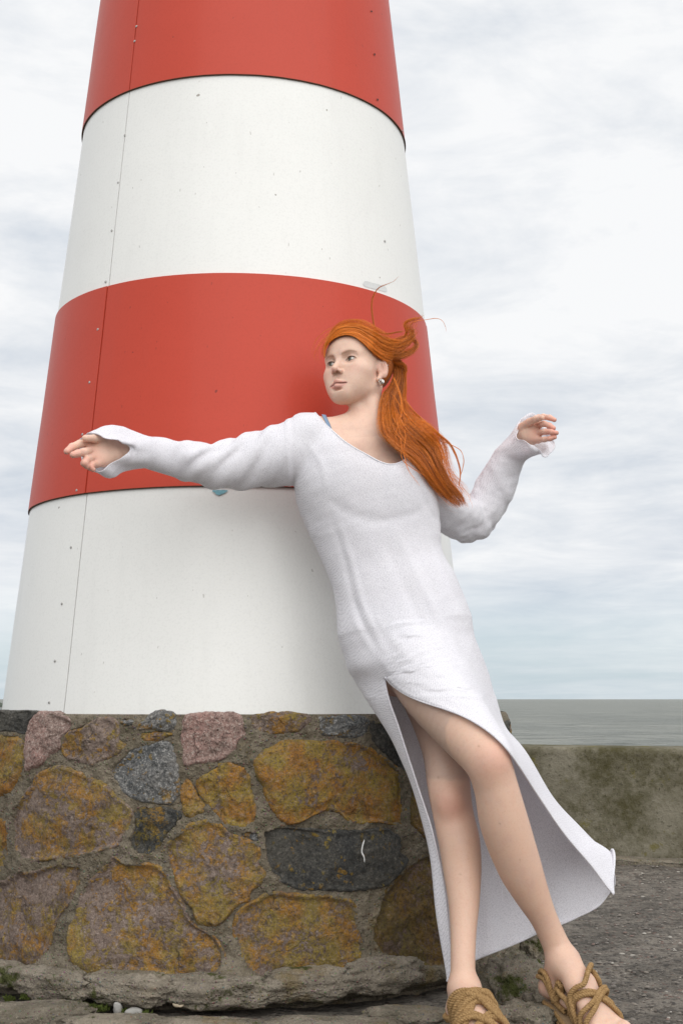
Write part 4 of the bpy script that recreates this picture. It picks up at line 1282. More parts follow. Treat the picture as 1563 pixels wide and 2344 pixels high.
tint(np.clip((BV[:, 2] - .85) / .3, 0, 1), (.78, .55, .43), .85)  # paler skin higher up: the legs' duller light is put into the colour
mot = .5 + .5 * fbm(BV, 28, 3, 140); tint(1, (.60, .36, .27), .22 * np.clip(mot, 0, 1))
for sx in (-1, 1):
    tint(hm, (.68, .33, .27), .38 * gauss(lp, (sx * .040, .062, -.020), (.018, .03, .014)))
    tint(hm, (.50, .27, .21), .45 * gauss(lp, (sx * .031, .076, .0035), (.014, .014, .0035)))
    tint(hm, (.46, .26, .20), .30 * gauss(lp, (sx * .031, .074, .0165), (.014, .014, .0035)))  # socket shade under the brow, painted into the skin colour
    # lash line and lids
    d = lp - np.array([sx * .031, 0, .0100]); arc = d[:, 2] - (.0052 - (d[:, 0] / .0150) ** 2 * .0050)
    tint(hm & (lp[:, 1] > .060), (.10, .045, .03), .9 * np.exp(-(arc / .0015) ** 2) * (np.abs(d[:, 0]) < .0165))
    arc = d[:, 2] + (.0046 - (d[:, 0] / .0150) ** 2 * .0044)
    tint(hm & (lp[:, 1] > .060), (.26, .12, .09), .6 * np.exp(-(arc / .0009) ** 2) * (np.abs(d[:, 0]) < .0155))
    tint(hm, (.62, .30, .24), .5 * gauss(lp, (sx * .076, -.008, .002), (.02, .022, .03)))
tint(hm, (.66, .33, .27), .45 * gauss(lp, (0, .099, -.024), (.014, .016, .010)))
tint(hm & (lp[:, 1] > .065), (.08, .03, .025), .92 * (gauss(lp, (.0060, .0915, -.0290), (.0044, .009, .0030)) + gauss(lp, (-.0060, .0915, -.0290), (.0044, .009, .0030))))  # nostril shadow painted dark
ax_ = np.abs(lp[:, 0])
up_edge = -.0472 - .0075 * (ax_ / .0275) ** 1.4 + .0012 * np.cos(ax_ / .024 * 9) * (ax_ < .010); lo_edge = -.0705 + .0120 * (ax_ / .0275) ** 1.8
lipm = (ax_ < .0275) & (lp[:, 1] > .062) & (lp[:, 2] < up_edge) & (lp[:, 2] > lo_edge)
tint(hm & lipm, (.60, .29, .24), .80)
tint(hm & lipm, (.16, .05, .045), .85 * np.exp(-((lp[:, 2] + .0567) / .0012) ** 2))  # shade in the parting of the lips, painted as a dark line
for P_, r_ in ((at(1130, 1740, 1.95), .040), (at(1032, 1845, 2.09), .040)):
    tint(1, (.66, .29, .22), .48 * np.exp(-((BV - P_) ** 2).sum(1) / r_ ** 2))
for K_ in (kR, kL):
    for q in K_: tint(1, (.66, .29, .22), .30 * np.exp(-((BV - q) ** 2).sum(1) / .022 ** 2))
for fg in (fgR, fgL):
    for P_, r_ in fg: tint(1, (.68, .27, .21), .50 * np.exp(-((BV - P_[-1]) ** 2).sum(1) / .024 ** 2))
tint(1, (.66, .33, .25), .30 * np.exp(-((BV - at(1262, 2235, 2.08)) ** 2).sum(1) / .04 ** 2))
# a few moles and freckles
for (x, y, Y) in ((1090, 1706, 1.99), (1186, 1965, 1.99), (1141, 1884, 1.96), (1004, 1780, 2.1), (1052, 2000, 2.06)):
    tint(1, (.26, .12, .08), .5 * np.exp(-((BV - at(x, y, Y)) ** 2)[:, [0, 2]].sum(1) / .0022 ** 2))
# brows
for sx in (-1, 1):
    t_ = (np.abs(lp[:, 0]) - .012) / .036; cz = .0228 + .0065 * np.sin(np.clip(t_, 0, 1) * 2.4) - .0035 * np.clip(t_ - .6, 0, 1)
    br = (lp[:, 0] * sx > .010) & (t_ > 0) & (t_ < 1.02) & (lp[:, 1] > .045)
    tint(hm & br, (.33, .165, .095), .72 * np.exp(-((lp[:, 2] - cz) / (.0024 * (1 - .50 * np.clip(t_, 0, 1)))) ** 2))

M['skin'], t, b, co, _ = new_mat('fair_skin')
vc = t.node('ShaderNodeVertexColor', layer_name='pigment_shade').outputs[0]
fr = t.noise(co, 260, 3, .7); c = t.mix(t.math('MULTIPLY', t.step(fr, .50, .72), .20), vc, (.45, .20, .13, 1))
c = t.mix(t.math('MULTIPLY', t.step(t.noise(t.vmath('ADD', co, (3, 1, 2)), 38, 5, .7), .48, .66), .14), c, (.52, .25, .20, 1))
c = t.mix(t.math('MULTIPLY', t.step(t.noise(t.vmath('ADD', co, (1, 5, 2)), 16, 5, .7), .50, .66), .10), c, (.42, .33, .34, 1))
c = t.mix(t.math('MULTIPLY', t.noise(co, 9, 4), .10), c, (.55, .30, .25, 1))
t.put(b, 'Base Color', c); t.put(b, 'Roughness', .46); t.put(b, 'Specular IOR Level', .38)
t.put(b, 'Subsurface Weight', .22); t.put(b, 'Subsurface Radius', (.012, .0045, .0025)); t.put(b, 'Subsurface Scale', 1.0)
t.put(b, 'Normal', t.bump(t.noise(co, 420, 3, .6), .0006, .5))
body = mesh_obj('body', BV, BF, M['skin'], person, attr={'pigment_shade': col})

# eyes
M['eye'], t, b, co, _ = new_mat('eye')
t.put(b, 'Base Color', t.node('ShaderNodeVertexColor', layer_name='iris').outputs[0]); t.put(b, 'Roughness', .08)
gaze = np.array([.22, 1.0, .02]); gaze /= np.linalg.norm(gaze)
for sx in (-1, 1):
    th = np.linspace(0, np.pi, 36); ph = np.linspace(0, 2 * np.pi, 40, endpoint=False)
    TT, PP = np.meshgrid(th, ph, indexing='ij'); r = .0122
    u = np.cross(gaze, [0, 0, 1.]); u /= np.linalg.norm(u); v = np.cross(u, gaze)
    S = r * (np.cos(TT)[..., None] * gaze + np.sin(TT)[..., None] * (np.cos(PP)[..., None] * u + np.sin(PP)[..., None] * v))
    V = (HC + (S.reshape(-1, 3) + [sx * .031, .0635, .0105]) @ HR.T)
    cc = np.tile([[.66, .60, .56]], (len(V), 1)); tt = TT.ravel()
    cc[tt < .47] = (.15, .165, .12); cc[tt < .19] = (.01, .01, .01); cc[(tt > .43) & (tt < .49)] = (.06, .06, .05)
    mesh_obj('eye', V, grid_faces(40, 36, True)[:, ::-1], M['eye'], body, attr={'iris': cc})

# lashes
M['lash'] = simple_mat('lashes', (.07, .03, .02), .7)
fh_ = lambda P: field(head, P)
for sx in (-1, 1):
    for up in (1, -1):
        xs = np.linspace(-.0150, .0160, 15); pts = []
        for x_ in xs:
            z_ = .0100 + up * (.0052 if up > 0 else .0046) * (1 - (x_ / .0158) ** 2) + (.0006 if up > 0 else 0) - (.0012 if False else 0)
            c = np.array([sx * .0310 + sx * x_, 0, z_ + .0015 * (x_ / .016) * 1.0])
            ys = np.linspace(.095, .045, 120); P = np.stack([H(c[0], y_, c[2]) for y_ in ys]); v = fh_(P); k = np.where(v < .0004)[0]
            pts.append(P[k[0]] if len(k) else P[-1])
        pts = np.array(pts); pts = pts + HR @ np.array([0, .0004, 0])
        pts = np.median(np.stack([np.roll(pts, 1, 0), pts, np.roll(pts, -1, 0)]), 0)[1:-1]
        V, Fq = tube(catmull(pts, 26), (.00080 if up > 0 else .0004) * np.sin(np.linspace(.25, 2.9, 26)), 6)
        mesh_obj('eyelashes', V, Fq, M['lash'], body)
# ------------------------------------------------------------------ the dress
def msize(px, P):
    """metres spanned by px photo pixels at point P"""
    return px / F * (P[1] * CT + (P[2] - CAMZ) * ST)


DL = [(1050, 668, 985, 2.318, .100), (1120, 674, 1003, 2.315, .112), (1200, 706, 1012, 2.305, .106), (1299, 747, 1020, 2.295, .100),
      (1347, 758, 1047, 2.285, .104), (1400, 763, 1075, 2.28, .112), (1455, 768, 1092, 2.272, .118), (1500, 783, 1105, 2.265, .120),
      (1560, 812, 1122, 2.252, .118), (1620, 850, 1138, 2.24, .115)]
dp, drd = [], []
for y, l, r, Y, bb in DL:
    P = at((l + r) / 2, y, Y); dp.append(P); drd.append((msize((r - l) / 2, P) * .975, bb))
axl = [np.array([1, 0, -.22])] * 9 + [np.array([1, 0, -.12])] * 18
dtorso = Chain(dp, drd, .045, np.array([1, 0, -.17]), 37)
dress_p = [dtorso,
           ell(at(770, 1090, 2.272), (.066, .050, .070), None, .08), ell(at(900, 1114, 2.272), (.066, .050, .070), None, .08),
           Prim(NB + np.array([-.03, .02, -.020]), at(692, 985, 2.31), (.040, .046), (.036, .044), .03),
           Prim(NB + np.array([.03, .02, -.03]), at(968, 1082, 2.345), (.040, .048), (.048, .048), .03),
           Prim(at(760, 1040, 2.315), at(920, 1070, 2.325), (.07, .07), (.07, .07), .03)]
slR = [(690, 1030, 2.305, .072), (654, 1043, 2.30, .076), (610, 1052, 2.292, .069), (560, 1065, 2.287, .060), (500, 1069, 2.278, .0545), (454, 1060, 2.262, .0500),
       (417, 1047, 2.238, .0405), (372, 1036, 2.205, .0345), (331, 1029, 2.165, .0360), (305, 1028, 2.140, .040)]
sleeveR = Chain([at(*q[:3]) for q in slR], [q[3] for q in slR], .012, None, 37)
slL = [(965, 1110, 2.35, .062), (1000, 1148, 2.39, .060), (1040, 1178, 2.44, .058), (1082, 1190, 2.48, .056), (1112, 1160, 2.485, .052), (1136, 1118, 2.475, .048),
       (1156, 1070, 2.46, .0435), (1176, 1030, 2.445, .040), (1190, 1000, 2.435, .040)]
sleeveL = Chain([at(*q[:3]) for q in slL], [q[3] for q in slL], .015, None, 33)
dprims = dress_p + [sleeveR, sleeveL]


def fold_amp(P):
    """soft pulls in the knit, as a change of the surface height"""
    o = np.zeros(len(P))
    # spiral drag lines on her right upper sleeve
    a0, a1 = at(650, 1045, 2.30), at(400, 1044, 2.225); W_ = (a1 - a0) / np.linalg.norm(a1 - a0)
    t = (P - a0) @ W_; q = P - a0 - t[:, None] * W_; ph = np.arctan2(q[:, 2], -q[:, 1])
    m = np.clip(t / .05, 0, 1) * np.clip((.30 - t) / .08, 0, 1) * (np.linalg.norm(q, axis=1) < .11)
    wv = np.sin(2 * np.pi * (t * 13.5 + ph * .62) + 2.2 * noise3(P * 9, 5)); o += m * (.0035 * wv + .0012 * np.sin(2 * np.pi * (t * 27 + ph * .9)))
    # forearm
    m2 = np.clip((t - .22) / .05, 0, 1) * np.clip((.42 - t) / .05, 0, 1) * (np.linalg.norm(q, axis=1) < .11)
    o += m2 * .0022 * np.sin(2 * np.pi * (t * 9 - ph * .5))
    # crumples inside her left elbow and forearm
    e = at(1085, 1190, 2.48); r_ = np.linalg.norm(P - e, axis=1); m3 = np.clip((P[:, 0] - at(1000, 1100, 2.4)[0]) / .05, 0, 1)
    o += m3 * (.0065 * fbm(P * [1, 1, 1.4], 11, 3, 201) + .008 * fbm(P, 24, 2, 204) * np.exp(-(r_ / .15) ** 2) * 1.6)
    # armhole seam on her right shoulder
    s0 = at(660, 1046, 2.28); nrm = at(720, 1044, 2.28) - s0; nrm /= np.linalg.norm(nrm); sd_ = (P - s0) @ nrm
    m4 = (np.abs(P[:, 0] - s0[0]) < .06) & (P[:, 2] > at(660, 1135, 2.28)[2])
    o += m4 * (.0030 * np.exp(-(sd_ / .0042) ** 2) - .0022 * np.exp(-((sd_ - .012) / .003) ** 2))
    return o
    # body: long soft drapes falling from bust to hip
    m5 = np.clip((at(700, 1150, 2.2)[2] - P[:, 2]) / .1, 0, 1)
    lean = P[:, 0] - .30 * (1.5 - P[:, 2]) * .9
    o += m5 * (.0035 * noise3(np.stack([lean * 16, P[:, 1] * 6, P[:, 2] * 2.2], 1), 210) + .003 * noise3(P * 9, 214))
    o += .0015 * fbm(P, 22, 2, 216)
    return o


under = torso + armR + armL + legL + legR + neck[3:5]
dfn0 = lambda P: smin(field(dprims, P), np.where(P[:, 0] > at(300, 1030, 2.2)[0], field(under, P) - .0065, 1.), .012)
def dfn(P): return dfn0(P) - fold_amp(P)


lo_d = np.array([-.64, 2.98, .70]); hi_d = np.array([.66, 3.68, 1.58])
DV, DF = surface_net(dfn, lo_d, hi_d, .0050)
NECK = np.array([(700, 900), (712, 936), (722, 946), (747, 974), (787, 1010), (815, 1028), (841, 1042), (868, 1057), (890, 1064), (908, 1062), (924, 1055), (936, 1045), (955, 1032), (985, 1012), (1010, 985), (1010, 900)], float)


def poly_sd(P2, poly):
    n = len(poly); d = np.full(len(P2), 1e9)
    for i in range(n):
        a, b_ = poly[i], poly[(i + 1) % n]; e = b_ - a
        t = np.clip(((P2 - a) @ e) / (e @ e), 0, 1); d = np.minimum(d, np.linalg.norm(P2 - a - t[:, None] * e, axis=1))
    return np.where(inside([tuple(q) for q in poly], P2[:, 0].copy(), P2[:, 1].copy()), -d, d)


def proj(X):
    y, z = X[:, 1], X[:, 2] - CAMZ; d = y * CT + z * ST; v = -y * ST + z * CT
    return np.stack([781.5 + F * X[:, 0] / d, 1172 - F * v / d], 1)


f = poly_sd(proj(DV), NECK) / 900.
DV, DF = clip_mesh(DV, DF, f)
hipc = at(922, 1440, 2.275); hipn = at(935, 1490, 2.268) - hipc; hipn /= np.linalg.norm(hipn); hipn = hipn * .4 + np.array([.08, 0, -1]) * .6; hipn /= np.linalg.norm(hipn)
DV, DF = clip_mesh(DV, DF, -(DV - hipc) @ hipn)
crc = at(331, 1029, 2.165); crn = at(305, 1028, 2.14) - at(350, 1032, 2.185); crn /= np.linalg.norm(crn)
DV, DF = clip_mesh(DV, DF, -(DV - crc) @ crn)
clc = at(1168, 1046, 2.451); cln = at(1180, 1020, 2.442) - at(1158, 1068, 2.46); cln /= np.linalg.norm(cln)
f = -(DV - clc) @ cln; f = np.where(np.linalg.norm(DV - clc, axis=1) < .16, f, 1.)
DV, DF = clip_mesh(DV, DF, f)


def ring_cast(c, n, start, angs, fn, rmax=.24):
    s0 = np.asarray(start) - c; s0 = s0 - n * s0.dot(n); s0 /= np.linalg.norm(s0); s1 = np.cross(n, s0)
    out = []
    rs = np.linspace(.002, rmax, 160)
    for a in angs:
        d = s0 * math.cos(a) + s1 * math.sin(a); v = fn(c + rs[:, None] * d); k = np.where(v > 0)[0]
        k = k[0] if len(k) else len(rs) - 1; k = max(k, 1)
        t = v[k - 1] / (v[k - 1] - v[k] + 1e-9); out.append(c + (rs[k - 1] + (rs[k] - rs[k - 1]) * np.clip(t, 0, 1)) * d)
    return np.array(out)


def interp_u(ctrl_u, vals, u):
    """smooth interpolation of control rows over u"""
    vals = np.asarray(vals, float); m = len(ctrl_u); k = np.clip(np.searchsorted(ctrl_u, u, 'right') - 1, 0, m - 2)
    h = np.diff(ctrl_u); sl = np.diff(vals, axis=0) / h[:, None]; T = np.zeros_like(vals)
    T[1:-1] = (sl[:-1] * h[1:, None] + sl[1:] * h[:-1, None]) / (h[1:] + h[:-1])[:, None]; T[0] = sl[0]; T[-1] = sl[-1]
    s_ = ((u - ctrl_u[k]) / h[k])[:, None]; H_ = h[k][:, None]
    return (2 * s_ ** 3 - 3 * s_ ** 2 + 1) * vals[k] + (s_ ** 3 - 2 * s_ ** 2 + s_) * H_ * T[k] + (-2 * s_ ** 3 + 3 * s_ ** 2) * vals[k + 1] + (s_ ** 3 - s_ ** 2) * H_ * T[k + 1]


NU = 220
CU = np.array([0, .12, .30, .5, .70, .85, .93, 1.]); U_ = np.linspace(0, 1, NU)
CA = np.radians([0, 66, 112, 158, 206, 250, 300, 360.])
angs = interp_u(CU, CA[:, None], U_)[:, 0]
slitp = lambda x, y: at(x, y, 2.12)
rows = []
for (cx, cy, cY, sx_, sy_) in ((922, 1440, 2.275, 848, 1440), (937, 1480, 2.27, 862, 1487), (952, 1515, 2.262, 872, 1522)):
    c = at(cx, cy, cY); st = slitp(sx_, sy_)
    n_ = -hipn
    R_ = ring_cast(c, n_, st, -angs, dfn0 if 0 else dfn); rows.append(R_)
CR = [
 [(881, 1551, 2.165), (812, 1560, 2.255), (860, 1562, 2.36), (960, 1556, 2.375), (1060, 1548, 2.36), (1121, 1552, 2.27), (1040, 1556, 2.105), (881, 1551, 2.165)],
 [(889, 1600, 2.150), (841, 1606, 2.235), (880, 1610, 2.34), (975, 1605, 2.37), (1072, 1598, 2.355), (1136, 1604, 2.27), (1075, 1608, 2.080), (958, 1598, 2.090)],
 [(911, 1660, 2.140), (880, 1668, 2.215), (915, 1672, 2.325), (990, 1672, 2.365), (1090, 1662, 2.355), (1158, 1664, 2.25), (1125, 1662, 2.035), (1062, 1653, 2.005)],
 [(930, 1720, 2.135), (912, 1725, 2.195), (945, 1740, 2.305), (1010, 1745, 2.355), (1115, 1730, 2.345), (1200, 1713, 2.22), (1196, 1722, 2.065), (1168, 1731, 1.945)],
 [(963, 1822, 2.130), (952, 1828, 2.175), (978, 1840, 2.285), (1048, 1850, 2.340), (1155, 1838, 2.335), (1258, 1822, 2.23), (1255, 1822, 2.110), (1222, 1808, 2.030)],
 [(1003, 1940, 2.125), (982, 1942, 2.155), (1005, 1958, 2.245), (1068, 1975, 2.320), (1190, 1950, 2.330), (1322, 1895, 2.27), (1318, 1902, 2.160), (1290, 1908, 2.075)],
 [(1021, 2070, 2.118), (996, 2075, 2.140), (1020, 2078, 2.215), (1082, 2085, 2.290), (1228, 2045, 2.320), (1368, 1962, 2.32), (1362, 1922, 2.210), (1352, 1978, 2.100)],
 [(1029, 2160, 2.112), (1010, 2165, 2.130), (1032, 2160, 2.195), (1088, 2150, 2.265), (1240, 2100, 2.315), (1388, 2012, 2.34), (1388, 1934, 2.235), (1386, 2025, 2.110)],
 [(1030, 2238, 2.108), (1021, 2245, 2.120), (1040, 2214, 2.180), (1092, 2194, 2.250), (1245, 2128, 2.310), (1397, 2040, 2.35), (1400, 1945, 2.240), (1404, 2046, 2.115)],
]
for row in CR:
    rows.append(interp_u(CU, A(*row), U_))
rows = np.array(rows)
NVR = 230
SK = catmull(rows, NVR)
# wind folds deepening towards the hem
tv = np.linspace(0, 1, NVR)[:, None]
du = np.gradient(SK, axis=1); dv = np.gradient(SK, axis=0); nr = np.cross(du, dv); nr /= np.linalg.norm(nr, axis=2)[..., None] + 1e-9
uu = U_[None, :]
endf = np.minimum(np.minimum(uu, 1 - uu) / .03, 1)
fold = (.012 * np.sin(2 * np.pi * (uu * 5.2 + .15 * np.sin(tv * 5))) * np.clip((uu - .40) / .15, 0, 1) * np.clip((.90 - uu) / .05, 0, 1)
        + .006 * np.sin(2 * np.pi * (uu * 11 + tv * .8)) * np.clip((uu - .35) / .2, 0, 1)) * np.clip((tv - .38) / .45, 0, 1) ** 1.2
fold = fold + .004 * fbm(SK.reshape(-1, 3), 7, 3, 220).reshape(NVR, NU) * np.clip((tv - .08) / .15, 0, 1)
apex_row = int(NVR * 3 / (len(rows) - 1)); below = (np.arange(NVR) > apex_row)[:, None]
fold = fold * np.where(below, .25 + .75 * endf, endf) * np.clip((tv - .02) / .05, 0, 1)
SK = SK + nr * fold[..., None]
flegs = lambda P: field(torso + legL + legR, P)
Pk = SK.reshape(-1, 3)
for it in range(5):
    d = flegs(Pk); k = np.where(d < .007)[0]
    k = k[(k // NU) > 14]
    if not len(k): break
    e = 1e-3; g = np.stack([flegs(Pk[k] + np.eye(3)[q] * e) - d[k] for q in range(3)], 1) / e; g /= np.linalg.norm(g, axis=1)[:, None] + 1e-9
    Pk[k] += (.0075 - d[k])[:, None] * g
SK = Pk.reshape(NVR, NU, 3)
BK = (U_ > .16) & (U_ < .80); FR = U_ > .88
def sweep(SK):
    for colm, sgn in ((FR, -1.), (BK, 1.)):
        ci = np.where(colm)[0]; ri = np.arange(14, NVR); Q = SK[14:][:, ci].reshape(-1, 3)
        ts = np.linspace(0, .20, 21); last = np.zeros(len(Q))
        for t_s in ts:
            dd = flegs(Q + np.array([0, sgn * t_s, 0])); last = np.where(dd < .010, t_s + .010, last)
        Q = Q + np.array([0, 1., 0]) * (sgn * last)[:, None]; SK[14:, ci] = Q.reshape(len(ri), len(ci), 3)
    return SK


def ease(SK, n):
    for it in range(n):
        S2 = SK.copy(); S2[1:-1, 1:-1] = (SK[1:-1, 1:-1] * 2 + SK[:-2, 1:-1] + SK[2:, 1:-1] + SK[1:-1, :-2] + SK[1:-1, 2:]) / 6
        S2[1:-1, 0] = (SK[1:-1, 0] * 2 + SK[:-2, 0] + SK[2:, 0]) / 4; S2[1:-1, -1] = (SK[1:-1, -1] * 2 + SK[:-2, -1] + SK[2:, -1]) / 4
        S2[:12] = SK[:12]; SK = S2
    return SK


SK = ease(sweep(SK), 30); SK = ease(sweep(SK), 16); SK = ease(sweep(SK), 7)
for it in range(0):      # ease the pushed cloth into its surroundings
    S2 = SK.copy(); S2[1:-1, 1:-1] = (SK[1:-1, 1:-1] * 2 + SK[:-2, 1:-1] + SK[2:, 1:-1] + SK[1:-1, :-2] + SK[1:-1, 2:]) / 6; S2[:16] = SK[:16]; SK = S2
# upper rows follow the knit surface exactly until the first cast row
knit_uv = None


def knit_mat():
    m, t, b, co, out = new_mat('fine_white_knit')
    a = t.vmath('MULTIPLY', co, (1, 1, 1))
    mp = t.node('ShaderNodeMapping', ins={0: a, 'Rotation': (0, math.radians(-17), 0)}).outputs[0]
    s_ = t.node('ShaderNodeSeparateXYZ', ins={0: mp})
    wob = t.math('MULTIPLY', t.noise(co, 60, 3), .006)
    xs = t.math('SINE', t.math('MULTIPLY', t.math('ADD', t.math('ADD', s_.outputs[0], t.math('MULTIPLY', s_.outputs[1], .55)), wob), 2 * math.pi / .0034))
    zs = t.math('SINE', t.math('ADD', t.math('MULTIPLY', t.math('ADD', s_.outputs[2], wob), 2 * math.pi / .0030), t.math('MULTIPLY', xs, 1.1)))
    grain = t.noise(t.vmath('MULTIPLY', mp, (1, 1, .7)), 420, 3, .8)
    st = t.math('ADD', t.math('MULTIPLY', t.math('ADD', t.math('MULTIPLY', xs, .40), t.math('MULTIPLY', zs, .40)), .5), t.math('MULTIPLY', t.math('SUBTRACT', grain, .5), 2.6))
    hole = t.step(st, .05, -.42)
    fuzz = t.noise(co, 300, 3, .7)
    big = t.noise(co, 7, 4, .6)
    c = t.mix(t.math('MULTIPLY', hole, .42), (.95, .94, .975, 1), (.78, .77, .84, 1))
    c = t.mix(t.math('MULTIPLY', t.step(big, .35, .7), .10), c, (.74, .73, .82, 1))
    t.put(b, 'Base Color', c); t.put(b, 'Roughness', .88); t.put(b, 'Specular IOR Level', .15)
    t.put(b, 'Sheen Weight', .25)
    h = t.math('ADD', st, t.math('MULTIPLY', fuzz, .8))
    bn = t.bump(h, .0006, .8); t.put(b, 'Normal', bn)
    tl = t.node('ShaderNodeBsdfTranslucent', ins={0: (.80, .79, .86, 1), 'Normal': bn})
    mx = t.node('ShaderNodeMixShader', ins={0: .20}); t.l.new(b.outputs[0], mx.inputs[1]); t.l.new(tl.outputs[0], mx.inputs[2])
    tp = t.node('ShaderNodeBsdfTransparent')
    mx2 = t.node('ShaderNodeMixShader', ins={0: t.math('ADD', .06, t.math('MULTIPLY', hole, .24))}); t.l.new(mx.outputs[0], mx2.inputs[1]); t.l.new(tp.outputs[0], mx2.inputs[2])
    t.l.new(mx2.outputs[0], out.inputs[0])
    return m


M['knit'] = knit_mat()


def cuff(c0, n0, start, ctrl_rows, mu, nrows, seed, sense=1):
    """bell cuff continuing the sleeve from a cast ring to the open edge"""
    NUc = 96; u = np.linspace(0, 1, NUc, endpoint=False)
    R0 = ring_cast(c0, n0, start, sense * 2 * np.pi * u, dfn, .12)
    c00 = c0 - n0 * .012; Rm1 = ring_cast(c00, n0, start - n0 * .012, sense * 2 * np.pi * u, dfn, .12)
    rows = [Rm1, R0]
    for row in ctrl_rows:
        rows.append(catmull(A(*row), NUc, True))
    G = catmull(np.array(rows), nrows)
    k0 = int(round((nrows - 1) / (len(rows) - 1))); G = G[k0:]
    t = np.linspace(0, 1, len(G))[:, None]
    du = np.roll(G, -1, 1) - np.roll(G, 1, 1); dv = np.gradient(G, axis=0); nr = np.cross(du, dv); nr /= np.linalg.norm(nr, axis=2)[..., None] + 1e-9
    G = G + nr * ((.0035 * np.sin(2 * np.pi * (u[None] * 6 + .3 * t)) + .003 * fbm(G.reshape(-1, 3), 30, 2, seed).reshape(G.shape[:2])) * np.clip(t * 2, 0, 1))[..., None]
    V = G.reshape(-1, 3); Fq = grid_faces(NUc, len(G), True)
    return V, np.concatenate([Fq[:, [0, 1, 2]], Fq[:, [0, 2, 3]]])


cR = cuff(crc, crn, crc + np.array([0, -.1, 0]), [
    [(318, 1030, 2.10), (300, 1058, 2.10), (288, 1074, 2.12), (300, 1070, 2.17), (305, 1040, 2.19), (296, 992, 2.175), (285, 980, 2.14), (302, 1002, 2.11)],
    [(306, 1026, 2.090), (284, 1056, 2.075), (256, 1089, 2.085), (240, 1084, 2.14), (238, 1040, 2.185), (236, 990, 2.165), (246, 978, 2.10), (284, 1008, 2.070)],
    [(300, 1025, 2.082), (266, 1055, 2.060), (230, 1076, 2.055), (198, 1070, 2.115), (184, 1036, 2.165), (186, 1002, 2.140), (214, 994, 2.058), (260, 1006, 2.050)],
], None, 40, 230, sense=-1)
cL = cuff(clc, cln, clc + np.array([-.1, -.03, .0]), [
    [(1172, 1010, 2.395), (1190, 1030, 2.375), (1206, 1046, 2.395), (1216, 1040, 2.43), (1210, 1016, 2.47), (1196, 990, 2.485), (1180, 985, 2.465), (1168, 998, 2.43)],
    [(1181, 1003, 2.385), (1204, 1018, 2.350), (1228, 1038, 2.350), (1246, 1030, 2.400), (1244, 1000, 2.460), (1216, 962, 2.485), (1192, 966, 2.460), (1180, 985, 2.420)],
    [(1185, 1003, 2.375), (1206, 1013, 2.345), (1230, 1027, 2.340), (1251, 1046, 2.365), (1269, 1017, 2.410), (1250, 980, 2.460), (1217, 945, 2.470), (1188, 970, 2.430)],
], None, 40, 240, sense=1)
kx = int(round((NVR - 1) / (len(rows) - 1)))     # rows before the first cast ring are not repeated
SV = SK.reshape(-1, 3); SF = grid_faces(NU, NVR)
SF = np.concatenate([SF[:, [0, 1, 2]], SF[:, [0, 2, 3]]])
def outward(V, T, c):
    n_ = np.cross(V[T[:, 1]] - V[T[:, 0]], V[T[:, 2]] - V[T[:, 0]]); m_ = V[T].mean(1)
    return T if (n_ * (m_ - c)).sum() > 0 else T[:, ::-1]


k1 = 20 * 2 * (NU - 1)
upm = (SF < 30 * NU).all(1)
if outward(SV, SF[upm], hipc)[0, 0] != SF[upm][0, 0]: SF = SF[:, ::-1]
def cuff_out(c, ctr):
    V, T = c; m = (T < 96 * 6).all(1)
    return (V, T) if outward(V, T[m], V[:96 * 4].mean(0))[0, 0] == T[m][0, 0] else (V, T[:, ::-1])
cR, cL = cuff_out(cR, crc), cuff_out(cL, clc)
DF = outward(DV, DF, at(860, 1200, 2.30))
GV, GF = merge([(DV, DF), (SV, SF), cR, cL])
o1, o2, o3 = len(DV), len(DV) + len(SV), len(DV) + len(SV) + len(cR[0])


def zipper(La, Lb):
    """stitch two nearby closed loops of vertices"""
    a = GV[La]; b2 = GV[Lb]; c = (a.mean(0) + b2.mean(0)) / 2
    n_ = np.cross(a[len(a) // 3] - a[0], a[2 * len(a) // 3] - a[0]); n_ /= np.linalg.norm(n_); u = a[0] - c; u -= n_ * u.dot(n_); u /= np.linalg.norm(u); v = np.cross(n_, u)
    def ang_(P): return np.unwrap(np.arctan2((P - c) @ v, (P - c) @ u))
    A1 = ang_(a)
    if A1[-1] < A1[0]: La = La[::-1]; A1 = ang_(GV[La])
    B1 = ang_(b2)
    if B1[-1] < B1[0]: Lb = Lb[::-1]; B1 = ang_(GV[Lb])
    k = int(np.argmin(np.linalg.norm(GV[Lb] - GV[La[0]], axis=1))); Lb = np.roll(Lb, -k); B1 = ang_(GV[Lb]); B1 += A1[0] - B1[0]
    La = np.append(La, La[0]); Lb = np.append(Lb, Lb[0]); A1 = np.append(A1, A1[0] + 2 * np.pi); B1 = np.append(B1, B1[0] + 2 * np.pi)
    i = j = 0; out = []
    while i < len(La) - 1 or j < len(Lb) - 1:
        if j == len(Lb) - 1 or (i < len(La) - 1 and A1[i + 1] <= B1[j + 1]): out.append([La[i], La[i + 1], Lb[j]]); i += 1
        else: out.append([La[i], Lb[j + 1], Lb[j]]); j += 1
    return outward(GV, np.array(out), c)


DLOOPS = boundary_loops(DF)
def biggest_loop_near(c, r):
    best = None
    for lp in DLOOPS:
        if np.linalg.norm(DV[lp].mean(0) - c) < r and (best is None or len(lp) > len(best)): best = lp
    return np.array(best)


extra = []
for c_, r_, ids in ((hipc, .08, o1 + 1 * NU + np.arange(NU - 1)), (crc, .05, o2 + np.arange(96)), (clc, .05, o3 + np.arange(96))):
    lp = biggest_loop_near(c_, r_); extra.append(zipper(lp, ids)); print('zip', len(lp))
row0 = (GF[:, :] >= o1).all(1) & (GF < o1 + NU).any(1)
GF = np.concatenate([GF[~row0]] + extra)
# close the column seam above the slit
for r_ in range(apex_row + 1): GF[GF == o1 + r_ * NU + NU - 1] = o1 + r_ * NU
